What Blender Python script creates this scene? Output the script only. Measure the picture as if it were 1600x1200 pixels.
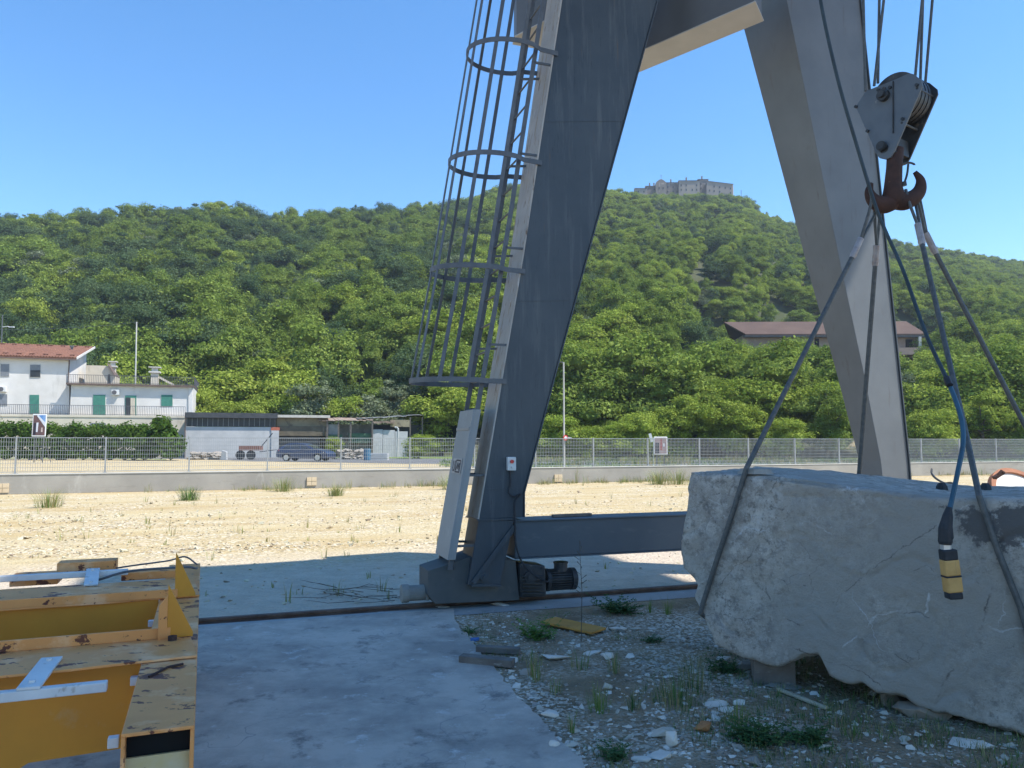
import bpy, bmesh, math, random
import numpy as np
from mathutils import Vector, Matrix, noise as mnoise

R = math.radians
rnd = random.Random(7)
scene = bpy.context.scene
for o in list(bpy.data.objects):
    bpy.data.objects.remove(o)
COL = scene.collection

# ------------------------------------------------------------------ camera, sky, sun
FPX, CAMH, PITCH = 1202.0, 1.63, R(4.28)
cam_d = bpy.data.cameras.new("camera")
cam = bpy.data.objects.new("camera", cam_d)
COL.objects.link(cam)
cam_d.sensor_fit = 'HORIZONTAL'
cam_d.sensor_width = 36.0
cam_d.lens = FPX / 1600 * 36
cam_d.clip_start = 0.05
cam_d.clip_end = 9000
cam.location = (0, 0, CAMH)
cam.rotation_euler = (R(90) + PITCH, 0, 0)
scene.camera = cam

T = Vector((.946, .326, 0)).normalized()        # along the rail, to the right
N = Vector((-T.y, T.x, 0))                      # away from the camera
Z = Vector((0, 0, 1))
SUN = (T * .53 - N * .36 + Z).normalized()      # towards the sun
sun_el = math.asin(SUN.z)
world = bpy.data.worlds.new("World")
scene.world = world
world.use_nodes = True
wn = world.node_tree
wn.nodes.clear()
sky = wn.nodes.new('ShaderNodeTexSky')
sky.sky_type = 'NISHITA'
sky.sun_disc = False
sky.sun_elevation = sun_el
sky.sun_rotation = math.atan2(SUN.x, SUN.y)
sky.altitude = 300
sky.air_density = 1.0
sky.dust_density = 0.0
sky.ozone_density = 2.0
hs = wn.nodes.new('ShaderNodeHueSaturation')
hs.inputs['Saturation'].default_value = 1.28
bg = wn.nodes.new('ShaderNodeBackground')
bg.inputs['Strength'].default_value = 0.125
wo = wn.nodes.new('ShaderNodeOutputWorld')
wn.links.new(sky.outputs[0], hs.inputs['Color'])
wn.links.new(hs.outputs[0], bg.inputs['Color'])
wn.links.new(bg.outputs[0], wo.inputs['Surface'])
sl = bpy.data.lights.new("sun", 'SUN')
sl.energy = 3.6
sl.angle = R(.5)
sl.color = (1.0, .955, .88)
so = bpy.data.objects.new("sun", sl)
COL.objects.link(so)
so.rotation_euler = SUN.to_track_quat('Z', 'Y').to_euler()
so.location = (20, -10, 40)
scene.view_settings.view_transform = 'Standard'
scene.view_settings.look = 'None'
scene.view_settings.gamma = 1
scene.view_settings.use_curve_mapping = False
scene.view_settings.exposure = 1.13

# ------------------------------------------------------------------ picture -> place
CP, SP = math.cos(PITCH), math.sin(PITCH)
EYE = Vector((0, 0, CAMH))


def ray(px, py):
    u, v = (px - 800) / FPX, (600 - py) / FPX
    return Vector((u, CP - v * SP, SP + v * CP))


def PY(px, py, y):
    d = ray(px, py)
    return EYE + d * (y / d.y)


def PZ(px, py, z=0.0):
    d = ray(px, py)
    return EYE + d * ((z - CAMH) / d.z)


def PP(px, py, p0, nrm=None):
    nrm = N if nrm is None else nrm
    d = ray(px, py)
    return EYE + d * ((p0 - EYE).dot(nrm) / d.dot(nrm))


def lerp(a, b, t):
    return a + (b - a) * t


def interp(x, tab):
    if x <= tab[0][0]:
        return tab[0][1]
    for (x0, y0), (x1, y1) in zip(tab, tab[1:]):
        if x <= x1:
            return y0 + (y1 - y0) * (x - x0) / (x1 - x0)
    return tab[-1][1]


# ------------------------------------------------------------------ materials
def node_mat(name):
    m = bpy.data.materials.new(name)
    m.use_nodes = True
    nt = m.node_tree
    b = nt.nodes['Principled BSDF']
    return m, nt, b


def ramp(nt, src, p0, p1, c0=(0, 0, 0, 1), c1=(1, 1, 1, 1)):
    r = nt.nodes.new('ShaderNodeValToRGB')
    r.color_ramp.elements[0].position = p0
    r.color_ramp.elements[1].position = p1
    r.color_ramp.elements[0].color = c0
    r.color_ramp.elements[1].color = c1
    nt.links.new(src, r.inputs[0])
    return r.outputs[0]


def mix(nt, fac, a, b, mode='MIX'):
    n = nt.nodes.new('ShaderNodeMix')
    n.data_type = 'RGBA'
    n.blend_type = mode
    for sock, val in ((n.inputs[0], fac), (n.inputs[6], a), (n.inputs[7], b)):
        if hasattr(val, 'is_output'):
            nt.links.new(val, sock)
        elif isinstance(val, (int, float)):
            sock.default_value = val
        else:
            sock.default_value = (*val, 1) if len(val) == 3 else val
    return n.outputs[2]


def coords(nt, scale=(1, 1, 1), rot=(0, 0, 0)):
    tc = nt.nodes.new('ShaderNodeTexCoord')
    mp = nt.nodes.new('ShaderNodeMapping')
    mp.inputs['Scale'].default_value = scale
    mp.inputs['Rotation'].default_value = rot
    nt.links.new(tc.outputs['Object'], mp.inputs[0])
    return mp.outputs[0]


def ntex(nt, vec, scale, detail=6, rough=.6, dist=0):
    n = nt.nodes.new('ShaderNodeTexNoise')
    n.inputs['Scale'].default_value = scale
    n.inputs['Detail'].default_value = detail
    n.inputs['Roughness'].default_value = rough
    n.inputs['Distortion'].default_value = dist
    nt.links.new(vec, n.inputs['Vector'])
    return n.outputs['Fac']


def bump(nt, b, h, strength, dist=.02):
    n = nt.nodes.new('ShaderNodeBump')
    n.inputs['Strength'].default_value = strength
    n.inputs['Distance'].default_value = dist
    nt.links.new(h, n.inputs['Height'])
    nt.links.new(n.outputs[0], b.inputs['Normal'])


MATS = {}


def pm(name, c1, c2=None, scale=3.0, rough=.8, metal=0.0, spots=(), bmp=0.0, bscale=20, bdist=.01, stretch=(1, 1, 1), rot=(0, 0, 0), lo=.35, hi=.65, spec=.3):
    """base colour drifting between two tones, with layers of shaped spots (scale, lo, hi, colour, stretch)"""
    if name in MATS:
        return MATS[name]
    m, nt, b = node_mat(name)
    b.inputs['Roughness'].default_value = rough
    b.inputs['Metallic'].default_value = metal
    b.inputs['Specular IOR Level'].default_value = spec
    v = coords(nt, stretch, rot)
    col = c1
    if c2:
        col = mix(nt, ramp(nt, ntex(nt, v, scale), lo, hi), c1, c2)
    for s in spots:
        sc, a, z_, c = s[:4]
        vv = coords(nt, s[4], s[5] if len(s) > 5 else (0, 0, 0)) if len(s) > 4 else v
        col = mix(nt, ramp(nt, ntex(nt, vv, sc, 8, .65), a, z_), col, c)
    if hasattr(col, 'is_output'):
        nt.links.new(col, b.inputs['Base Color'])
    else:
        b.inputs['Base Color'].default_value = (*col, 1)
    if bmp:
        bump(nt, b, ntex(nt, coords(nt), bscale, 8, .65), bmp, bdist)
    MATS[name] = m
    return m


def leaf_mat(name, c1, c2, c3, trans=.3, vscale=.35):
    m, nt, b = node_mat(name)
    nt.nodes.remove(b)
    out = [n for n in nt.nodes if n.type == 'OUTPUT_MATERIAL'][0]
    oi = nt.nodes.new('ShaderNodeObjectInfo')
    tc = nt.nodes.new('ShaderNodeTexCoord')
    f = ntex(nt, tc.outputs['Object'], vscale, 3, .6)
    rs_ = nt.nodes.new('ShaderNodeMath')
    rs_.operation = 'MULTIPLY'
    rs_.inputs[1].default_value = 7.31
    nt.links.new(oi.outputs['Random'], rs_.inputs[0])
    fr_ = nt.nodes.new('ShaderNodeMath')
    fr_.operation = 'FRACT'
    nt.links.new(rs_.outputs[0], fr_.inputs[0])
    tone = mix(nt, oi.outputs['Random'], c1, c2)
    tone = mix(nt, fr_.outputs[0], tone, mix(nt, .5, tone, (.5, .5, .5), 'MULTIPLY'))
    col = mix(nt, ramp(nt, f, .42, .68), tone, c3)
    geo = nt.nodes.new('ShaderNodeNewGeometry')
    wv = nt.nodes.new('ShaderNodeTexWhiteNoise')
    wv.noise_dimensions = '1D'
    nt.links.new(geo.outputs['Random Per Island'], wv.inputs['W'])
    hsv = nt.nodes.new('ShaderNodeHueSaturation')
    mr = nt.nodes.new('ShaderNodeMapRange')
    mr.inputs['To Min'].default_value = .7
    mr.inputs['To Max'].default_value = 1.3
    nt.links.new(wv.outputs['Value'], mr.inputs['Value'])
    nt.links.new(mr.outputs[0], hsv.inputs['Value'])
    nt.links.new(col, hsv.inputs['Color'])
    d = nt.nodes.new('ShaderNodeBsdfDiffuse')
    t = nt.nodes.new('ShaderNodeBsdfTranslucent')
    ms = nt.nodes.new('ShaderNodeMixShader')
    ms.inputs[0].default_value = trans
    nt.links.new(hsv.outputs[0], d.inputs[0])
    tcol = mix(nt, .45, hsv.outputs[0], (.24, .34, .03))
    nt.links.new(tcol, t.inputs[0])
    nt.links.new(d.outputs[0], ms.inputs[1])
    nt.links.new(t.outputs[0], ms.inputs[2])
    nt.links.new(ms.outputs[0], out.inputs[0])
    MATS[name] = m
    return m


# ------------------------------------------------------------------ mesh building
class MB:
    def __init__(self):
        self.v, self.f, self.mi = [], [], []

    def add(self, vs, fs, m=0):
        o = len(self.v)
        self.v += [Vector(p) for p in vs]
        self.f += [tuple(i + o for i in f) for f in fs]
        self.mi += [m] * len(fs)
        return self

    def obox(self, c, ax, ay, az, m=0):
        """box from a centre and three half-axis vectors"""
        c = Vector(c)
        vs = [c + ax * i + ay * j + az * k for k in (-1, 1) for j in (-1, 1) for i in (-1, 1)]
        fs = [(0, 2, 3, 1), (4, 5, 7, 6), (0, 1, 5, 4), (2, 6, 7, 3), (0, 4, 6, 2), (1, 3, 7, 5)]
        return self.add(vs, fs, m)

    def box(self, c, sx, sy, sz, m=0, ex=None, ey=None, ez=None):
        ex, ey, ez = ex or T, ey or N, ez or Z
        return self.obox(c, ex * (sx / 2), ey * (sy / 2), ez * (sz / 2), m)

    def bar(self, a, b, w, h, m=0, up=None):
        a, b = Vector(a), Vector(b)
        d = (b - a)
        L = d.length
        d.normalize()
        up = up or Z
        s = d.cross(up)
        if s.length < 1e-4:
            s = d.cross(Vector((1, 0, 0)))
        s.normalize()
        u = s.cross(d)
        return self.obox((a + b) / 2, d * (L / 2), s * (w / 2), u * (h / 2), m)

    def prism(self, poly, vec, m=0, poly2=None):
        n = len(poly)
        poly = [Vector(p) for p in poly]
        top = [Vector(p) for p in poly2] if poly2 else [p + vec for p in poly]
        fs = [tuple(range(n))[::-1], tuple(range(n, 2 * n))]
        fs += [(i, (i + 1) % n, n + (i + 1) % n, n + i) for i in range(n)]
        return self.add(poly + top, fs, m)

    def tube(self, pts, r, seg=8, m=0, cap=True, ups=None):
        pts = [Vector(p) for p in pts]
        n = len(pts)
        rs = r if isinstance(r, (list, tuple)) else [r] * n
        o = []
        prev = None
        for i, p in enumerate(pts):
            d = (pts[min(i + 1, n - 1)] - pts[max(i - 1, 0)]).normalized()
            if prev is None:
                a = d.orthogonal().normalized()
            else:
                a = (prev - d * prev.dot(d))
                a = a.normalized() if a.length > 1e-6 else d.orthogonal().normalized()
            prev = a
            b = d.cross(a)
            for k in range(seg):
                an = 2 * math.pi * k / seg
                o.append(p + (a * math.cos(an) + b * math.sin(an)) * rs[i])
        fs = []
        for i in range(n - 1):
            for k in range(seg):
                k2 = (k + 1) % seg
                fs.append((i * seg + k, i * seg + k2, (i + 1) * seg + k2, (i + 1) * seg + k))
        if cap:
            fs.append(tuple(range(seg))[::-1])
            fs.append(tuple(range((n - 1) * seg, n * seg)))
        return self.add(o, fs, m)

    def cyl(self, a, b, r, seg=16, m=0, r2=None):
        return self.tube([a, b], [r, r if r2 is None else r2], seg, m)

    def strip(self, pts, wv, tv, m=0):
        """flat bar swept along pts; wv/tv: width, thickness vectors per point (or one)"""
        n = len(pts)
        o = []
        for i, p in enumerate(pts):
            w = wv[i] if isinstance(wv, list) else wv
            t = tv[i] if isinstance(tv, list) else tv
            p = Vector(p)
            o += [p - w / 2 - t / 2, p + w / 2 - t / 2, p + w / 2 + t / 2, p - w / 2 + t / 2]
        fs = []
        for i in range(n - 1):
            for k in range(4):
                k2 = (k + 1) % 4
                fs.append((4 * i + k, 4 * i + k2, 4 * i + 4 + k2, 4 * i + 4 + k))
        fs += [(3, 2, 1, 0), (4 * n - 4, 4 * n - 3, 4 * n - 2, 4 * n - 1)]
        return self.add(o, fs, m)

    def build(self, name, mats, parent=None, bevel=0, smooth=False, fixn=True, label=None):
        me = bpy.data.meshes.new(name)
        base = BASE.get(parent.name, Matrix.Identity(4)) if parent else Matrix.Identity(4)
        inv = base.inverted()
        me.from_pydata([inv @ p for p in self.v], [], self.f)
        for mt in (mats if isinstance(mats, (list, tuple)) else [mats]):
            me.materials.append(mt)
        me.polygons.foreach_set('material_index', self.mi)
        if fixn:
            bm = bmesh.new()
            bm.from_mesh(me)
            bmesh.ops.recalc_face_normals(bm, faces=bm.faces)
            bm.to_mesh(me)
            bm.free()
        if smooth:
            me.polygons.foreach_set('use_smooth', [True] * len(me.polygons))
        me.update()
        o = bpy.data.objects.new(name, me)
        COL.objects.link(o)
        if parent:
            o.parent = parent
            BASE[o.name] = base
        if bevel:
            bv = o.modifiers.new('bevel', 'BEVEL')
            bv.width = bevel
            bv.segments = 2
            bv.limit_method = 'ANGLE'
            bv.angle_limit = R(40)
        if label:
            o['label'] = label
        return o


BASE = {}


def tag(o, label, cat, group=None, kind=None):
    if label:
        o['label'] = label
    if cat:
        o['category'] = cat
    if group:
        o['group'] = group
    if kind:
        o['kind'] = kind
    return o


def thing(name, loc, label, cat, group=None, rz=0.0):
    o = bpy.data.objects.new(name, None)
    COL.objects.link(o)
    o.location = loc
    o.rotation_euler = (0, 0, rz)
    o.empty_display_size = .2
    BASE[o.name] = Matrix.Translation(Vector(loc)) @ Matrix.Rotation(rz, 4, 'Z')
    return tag(o, label, cat, group)


def struct(o):
    o['kind'] = 'structure'
    return o


def dup(root, loc, rz, sc=1.0, label=None, group=None):
    r = root.copy()
    COL.objects.link(r)
    r.location = loc
    r.rotation_euler = (0, 0, rz)
    r.scale = (sc, sc, sc)
    if label:
        r['label'] = label
    if group:
        r['group'] = group
    for ch in list(root.children):
        c = ch.copy()
        COL.objects.link(c)
        c.parent = r
        for g in ch.children:
            d = g.copy()
            COL.objects.link(d)
            d.parent = c
    return r


def catmull(pts, k=6):
    pts = [Vector(p) for p in pts]
    P = [pts[0] * 2 - pts[1]] + pts + [pts[-1] * 2 - pts[-2]]
    out = []
    for i in range(1, len(P) - 2):
        a, b, c, d = P[i - 1], P[i], P[i + 1], P[i + 2]
        for j in range(k):
            t = j / k
            out.append(.5 * ((2 * b) + (c - a) * t + (2 * a - 5 * b + 4 * c - d) * t * t + (3 * b - a - 3 * c + d) * t ** 3))
    out.append(pts[-1])
    return out


# ------------------------------------------------------------------ material set
def ground_material():
    m, nt, b = node_mat('yard_gravel')
    b.inputs['Roughness'].default_value = .95
    b.inputs['Specular IOR Level'].default_value = .1
    v = coords(nt)
    vr = coords(nt, (1, 1, 1), (0, 0, -math.atan2(T.y, T.x)))
    mp = nt.nodes.new('ShaderNodeMapping')
    mp.inputs['Scale'].default_value = (.14, 1.0, 1)
    nt.links.new(vr, mp.inputs[0])
    vs = mp.outputs[0]
    base = mix(nt, ramp(nt, ntex(nt, vs, 1.1, 7, .65, .5), .40, .60), (.44, .335, .175), (.495, .405, .24))
    base = mix(nt, ramp(nt, ntex(nt, vs, .75, 6, .6, .3), .52, .64), base, (.41, .30, .15))
    base = mix(nt, ramp(nt, ntex(nt, vs, 1.7, 6, .7, .3), .56, .68), base, (.51, .435, .285))
    sx = nt.nodes.new('ShaderNodeSeparateXYZ')
    nt.links.new(vr, sx.inputs[0])
    ad = nt.nodes.new('ShaderNodeMath')
    ad.operation = 'MULTIPLY_ADD'
    nt.links.new(ntex(nt, vs, 1.0, 5, .6), ad.inputs[0])
    ad.inputs[1].default_value = 2.2
    nt.links.new(sx.outputs[1], ad.inputs[2])
    # compacted grey lane along the rail
    rail_n = RAIL0.dot(N)
    mr = nt.nodes.new('ShaderNodeMapRange')
    mr.inputs['From Min'].default_value = rail_n + 5.8
    mr.inputs['From Max'].default_value = rail_n + 3.6
    nt.links.new(ad.outputs[0], mr.inputs['Value'])
    lane = mix(nt, ramp(nt, ntex(nt, v, 3.0, 8, .7), .4, .62), (.54, .45, .345), (.45, .375, .285))
    lane_f = mr.outputs[0]
    vo = nt.nodes.new('ShaderNodeTexVoronoi')
    vo.inputs['Scale'].default_value = 22
    nt.links.new(v, vo.inputs['Vector'])
    sp = nt.nodes.new('ShaderNodeSeparateColor')
    nt.links.new(vo.outputs['Color'], sp.inputs[0])
    pale = mix(nt, ramp(nt, sp.outputs[0], .62, .7), base, (.62, .55, .42))
    dark = mix(nt, ramp(nt, sp.outputs[1], .78, .84), pale, (.27, .215, .145))
    patch = ramp(nt, ntex(nt, v, .55, 6, .7), .4, .62)
    col = mix(nt, patch, base, dark)
    col = mix(nt, ramp(nt, ntex(nt, v, 9, 8, .75), .56, .75), col, (.33, .265, .175))
    col = mix(nt, lane_f, col, mix(nt, ramp(nt, ntex(nt, v, 24, 8, .7), .58, .7), lane, (.30, .265, .225)))
    nt.links.new(col, b.inputs['Base Color'])
    h = nt.nodes.new('ShaderNodeMath')
    h.operation = 'ADD'
    nt.links.new(vo.outputs['Distance'], h.inputs[0])
    nt.links.new(ntex(nt, v, 14, 8, .7), h.inputs[1])
    bump(nt, b, h.outputs[0], .8, .025)
    return m


def soil_material():
    m, nt, b = node_mat('gravelly_soil')
    b.inputs['Roughness'].default_value = .95
    b.inputs['Specular IOR Level'].default_value = .1
    v = coords(nt)
    base = mix(nt, ramp(nt, ntex(nt, v, 1.6, 7, .65), .36, .62), (.36, .27, .17), (.22, .165, .105))
    vo = nt.nodes.new('ShaderNodeTexVoronoi')
    vo.inputs['Scale'].default_value = 48
    nt.links.new(v, vo.inputs['Vector'])
    sp = nt.nodes.new('ShaderNodeSeparateColor')
    nt.links.new(vo.outputs['Color'], sp.inputs[0])
    peb = mix(nt, sp.outputs[1], (.42, .35, .265), (.66, .59, .49))
    cut = ramp(nt, ntex(nt, v, 1.1, 5, .6), .40, .58, (1, 1, 1, 1), (0, 0, 0, 1))
    has = nt.nodes.new('ShaderNodeMath')
    has.operation = 'MULTIPLY'
    nt.links.new(ramp(nt, sp.outputs[0], .42, .5), has.inputs[0])
    nt.links.new(cut, has.inputs[1])
    col = mix(nt, has.outputs[0], base, peb)
    col = mix(nt, ramp(nt, ntex(nt, v, 2.4, 8, .7), .60, .72), col, (.085, .10, .045))
    nt.links.new(col, b.inputs['Base Color'])
    h = nt.nodes.new('ShaderNodeMath')
    h.operation = 'ADD'
    nt.links.new(vo.outputs['Distance'], h.inputs[0])
    nt.links.new(ntex(nt, v, 30, 8, .75), h.inputs[1])
    bump(nt, b, h.outputs[0], .9, .02)
    return m


def concrete_material():
    m, nt, b = node_mat('pad_concrete')
    b.inputs['Roughness'].default_value = .75
    v = coords(nt)
    col = mix(nt, ramp(nt, ntex(nt, v, 1.1, 10, .72), .40, .60), (.49, .415, .34), (.29, .25, .21))
    col = mix(nt, ramp(nt, ntex(nt, v, 4.5, 9, .75), .58, .70), col, (.60, .56, .51))
    col = mix(nt, ramp(nt, ntex(nt, v, 3.1, 9, .75, .2), .55, .66), col, (.19, .165, .14))
    col = mix(nt, ramp(nt, ntex(nt, coords(nt, (1, 14, 1), (0, 0, .7)), 1.7, 5, .7), .68, .72), col, (.56, .56, .55))
    vo = nt.nodes.new('ShaderNodeTexVoronoi')
    vo.feature = 'DISTANCE_TO_EDGE'
    vo.inputs['Scale'].default_value = .55
    va = nt.nodes.new('ShaderNodeVectorMath')
    nz = nt.nodes.new('ShaderNodeTexNoise')
    nz.inputs['Scale'].default_value = 3
    nt.links.new(v, nz.inputs['Vector'])
    nt.links.new(v, va.inputs[0])
    nt.links.new(nz.outputs['Color'], va.inputs[1])
    nt.links.new(va.outputs[0], vo.inputs['Vector'])
    col = mix(nt, ramp(nt, vo.outputs['Distance'], .0008, .003, (.7, .7, .7, 1), (0, 0, 0, 1)), col, (.19, .19, .195))
    nt.links.new(col, b.inputs['Base Color'])
    bump(nt, b, ntex(nt, v, 26, 9, .7), .35, .01)
    return m


BL = PY(1075, 736, 5.55)
BL.z = 0
BF = Vector((1.6, -1.25, 0)).normalized()
BB = Vector((-BF.y, BF.x, 0))
BT = 1.42


def K(px, py):
    return PP(px, py, BL, BB)


DK, WHt = (.13, .12, .11), (.62, .60, .575)
FACE_LINES = [
    ([(1216, 753), (1196, 790), (1184, 840), (1172, 868), (1148, 885), (1126, 912)], 0.0022, DK),
    ([(1462, 822), (1420, 852), (1388, 872), (1350, 898), (1312, 930), (1300, 955)], 0.0022, DK),
    ([(1118, 958), (1165, 966), (1210, 965), (1255, 975)], 0.0018, DK),
    ([(1425, 893), (1445, 884), (1458, 895)], 0.0025, DK), ([(1415, 962), (1432, 956), (1452, 962)], 0.0029, DK),
    ([(1548, 905), (1540, 960), (1532, 985)], 0.0036, DK), ([(1194, 905), (1198, 925), (1204, 935)], 0.0040, DK), ([(1216, 795), (1224, 797)], 0.0032, DK),
    ([(1462, 1090), (1478, 1058), (1490, 1048)], 0.0036, DK), ([(1398, 1022), (1416, 1034), (1424, 1042)], 0.0022, DK), ([(1240, 1012), (1300, 1035), (1345, 1050), (1380, 1075)], 0.0022, DK),
    ([(1318, 1010), (1352, 985), (1372, 962), (1410, 958)], 0.0040, WHt), ([(1446, 955), (1452, 928)], 0.0050, WHt), ([(1540, 975), (1565, 985), (1598, 984)], 0.0043, WHt),
    ([(1110, 782), (1136, 795)], 0.0029, WHt), ([(1275, 820), (1300, 835)], 0.0029, WHt), ([(1495, 800), (1515, 792), (1520, 802)], 0.0036, WHt)]


def stone_material():
    m, nt, b = node_mat('quarried_marble')
    b.inputs['Roughness'].default_value = .85
    b.inputs['Specular IOR Level'].default_value = .2
    v = coords(nt)
    col = mix(nt, ramp(nt, ntex(nt, v, 1.5, 8, .6), .36, .62), (.50, .445, .375), (.37, .33, .285))
    col = mix(nt, ramp(nt, ntex(nt, v, 7.0, 9, .75), .46, .62), col, (.64, .59, .52))
    col = mix(nt, ramp(nt, ntex(nt, v, 11.0, 9, .8), .50, .62), col, (.26, .235, .205))
    col = mix(nt, ramp(nt, ntex(nt, v, 18, 8, .7), .54, .66), col, (.22, .20, .175))
    col = mix(nt, ramp(nt, ntex(nt, v, 42, 8, .75), .59, .66), col, (.15, .135, .12))
    col = mix(nt, ramp(nt, ntex(nt, v, 30, 6, .75), .60, .68), col, (.66, .62, .56))
    col = mix(nt, ramp(nt, ntex(nt, v, 3.6, 9, .78, .6), .58, .66), col, (.29, .275, .26))
    col = mix(nt, ramp(nt, ntex(nt, v, 2.3, 9, .8, 1.2), .66, .70), col, (.21, .20, .19))
    # warm drift towards the upper half and the right end
    col = mix(nt, ramp(nt, ntex(nt, coords(nt, (.6, .6, .5)), 1.1, 4, .6), .5, .66), col, (.385, .355, .31))
    # hairline cracks and pale veins
    nz = nt.nodes.new('ShaderNodeTexNoise')
    nz.inputs['Scale'].default_value = 1.7
    nz.inputs['Detail'].default_value = 8
    nt.links.new(v, nz.inputs['Vector'])
    vm = nt.nodes.new('ShaderNodeVectorMath')
    vm.operation = 'MULTIPLY_ADD'
    vm.inputs[1].default_value = (1.2, 1.2, 1.2)
    nt.links.new(nz.outputs['Color'], vm.inputs[0])
    nt.links.new(v, vm.inputs[2])
    for sc, w, c, k in ((1.3, .0014, (.19, .18, .165), .57), (1.05, .0028, (.62, .61, .60), .54)):
        vo = nt.nodes.new('ShaderNodeTexVoronoi')
        vo.feature = 'DISTANCE_TO_EDGE'
        vo.inputs['Scale'].default_value = sc
        nt.links.new(vm.outputs[0], vo.inputs['Vector'])
        line = ramp(nt, vo.outputs['Distance'], w * .3, w * 1.6, (1, 1, 1, 1), (0, 0, 0, 1))
        gate = ramp(nt, ntex(nt, v, 1.9 * sc, 3, .5), k, k + .08)
        g = nt.nodes.new('ShaderNodeMath')
        g.operation = 'MULTIPLY'
        nt.links.new(line, g.inputs[0])
        nt.links.new(gate, g.inputs[1])
        col = mix(nt, g.outputs[0], col, c)
    # the long cracks and white veins of the front face, in face coordinates (along, up)
    def dotc(vec, d):
        n = nt.nodes.new('ShaderNodeVectorMath')
        n.operation = 'DOT_PRODUCT'
        nt.links.new(vec, n.inputs[0])
        n.inputs[1].default_value = d
        return n.outputs['Value']
    cxy = nt.nodes.new('ShaderNodeCombineXYZ')
    nt.links.new(dotc(v, tuple(BF)), cxy.inputs[0])
    nt.links.new(dotc(v, (0, 0, 1)), cxy.inputs[1])
    wz = nt.nodes.new('ShaderNodeTexNoise')
    wz.inputs['Scale'].default_value = 6
    wz.inputs['Detail'].default_value = 8
    wz.inputs['Roughness'].default_value = .7
    nt.links.new(v, wz.inputs['Vector'])
    wm = nt.nodes.new('ShaderNodeVectorMath')
    wm.operation = 'MULTIPLY_ADD'
    wm.inputs[1].default_value = (.11, .11, 0)
    nt.links.new(wz.outputs['Color'], wm.inputs[0])
    nt.links.new(cxy.outputs[0], wm.inputs[2])
    fade = ramp(nt, ntex(nt, v, 9, 5, .7), .40, .56)
    for px_pts, wdt_, colr in FACE_LINES:
        q = [(K(*p).dot(BF) + .055, K(*p).z + .055) for p in px_pts]
        dmin = None
        for (ax_, ay_), (bx_, by_) in zip(q, q[1:]):
            ba = Vector((bx_ - ax_, by_ - ay_, 0))
            pa = nt.nodes.new('ShaderNodeVectorMath')
            pa.operation = 'SUBTRACT'
            nt.links.new(wm.outputs[0], pa.inputs[0])
            pa.inputs[1].default_value = (ax_, ay_, 0)
            sep0 = nt.nodes.new('ShaderNodeVectorMath')
            sep0.operation = 'MULTIPLY'
            nt.links.new(pa.outputs[0], sep0.inputs[0])
            sep0.inputs[1].default_value = (1, 1, 0)
            hh = nt.nodes.new('ShaderNodeVectorMath')
            hh.operation = 'DOT_PRODUCT'
            nt.links.new(sep0.outputs[0], hh.inputs[0])
            hh.inputs[1].default_value = ba / ba.length_squared
            cl = nt.nodes.new('ShaderNodeClamp')
            nt.links.new(hh.outputs['Value'], cl.inputs[0])
            sc = nt.nodes.new('ShaderNodeVectorMath')
            sc.operation = 'SCALE'
            sc.inputs[0].default_value = ba
            nt.links.new(cl.outputs[0], sc.inputs['Scale'])
            ds = nt.nodes.new('ShaderNodeVectorMath')
            ds.operation = 'DISTANCE'
            nt.links.new(sep0.outputs[0], ds.inputs[0])
            nt.links.new(sc.outputs[0], ds.inputs[1])
            if dmin is None:
                dmin = ds.outputs['Value']
            else:
                mn = nt.nodes.new('ShaderNodeMath')
                mn.operation = 'MINIMUM'
                nt.links.new(dmin, mn.inputs[0])
                nt.links.new(ds.outputs['Value'], mn.inputs[1])
                dmin = mn.outputs[0]
        ln = ramp(nt, dmin, wdt_ * .4, wdt_ * 1.5, (1, 1, 1, 1), (0, 0, 0, 1))
        gm = nt.nodes.new('ShaderNodeMath')
        gm.operation = 'MULTIPLY'
        nt.links.new(ln, gm.inputs[0])
        nt.links.new(fade, gm.inputs[1])
        col = mix(nt, gm.outputs[0], col, colr)
    # black crust in the stain attribute, with a bleached edge
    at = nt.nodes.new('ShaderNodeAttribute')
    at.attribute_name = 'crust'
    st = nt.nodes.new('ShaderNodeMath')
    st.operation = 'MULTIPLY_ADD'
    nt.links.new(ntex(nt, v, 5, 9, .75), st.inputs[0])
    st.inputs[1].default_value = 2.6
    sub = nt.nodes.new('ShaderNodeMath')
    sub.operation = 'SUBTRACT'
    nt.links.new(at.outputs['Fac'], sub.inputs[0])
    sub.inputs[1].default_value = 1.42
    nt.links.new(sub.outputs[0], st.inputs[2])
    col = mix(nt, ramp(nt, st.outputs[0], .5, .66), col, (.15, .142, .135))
    at2 = nt.nodes.new('ShaderNodeAttribute')
    at2.attribute_name = 'bleach'
    st2 = nt.nodes.new('ShaderNodeMath')
    st2.operation = 'MULTIPLY'
    nt.links.new(ntex(nt, v, 6, 9, .75), st2.inputs[0])
    nt.links.new(at2.outputs['Fac'], st2.inputs[1])
    col = mix(nt, ramp(nt, st2.outputs[0], .40, .47), col, (.72, .71, .70))
    nt.links.new(col, b.inputs['Base Color'])
    bump(nt, b, ntex(nt, v, 22, 12, .82), .9, .03)
    return m


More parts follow.
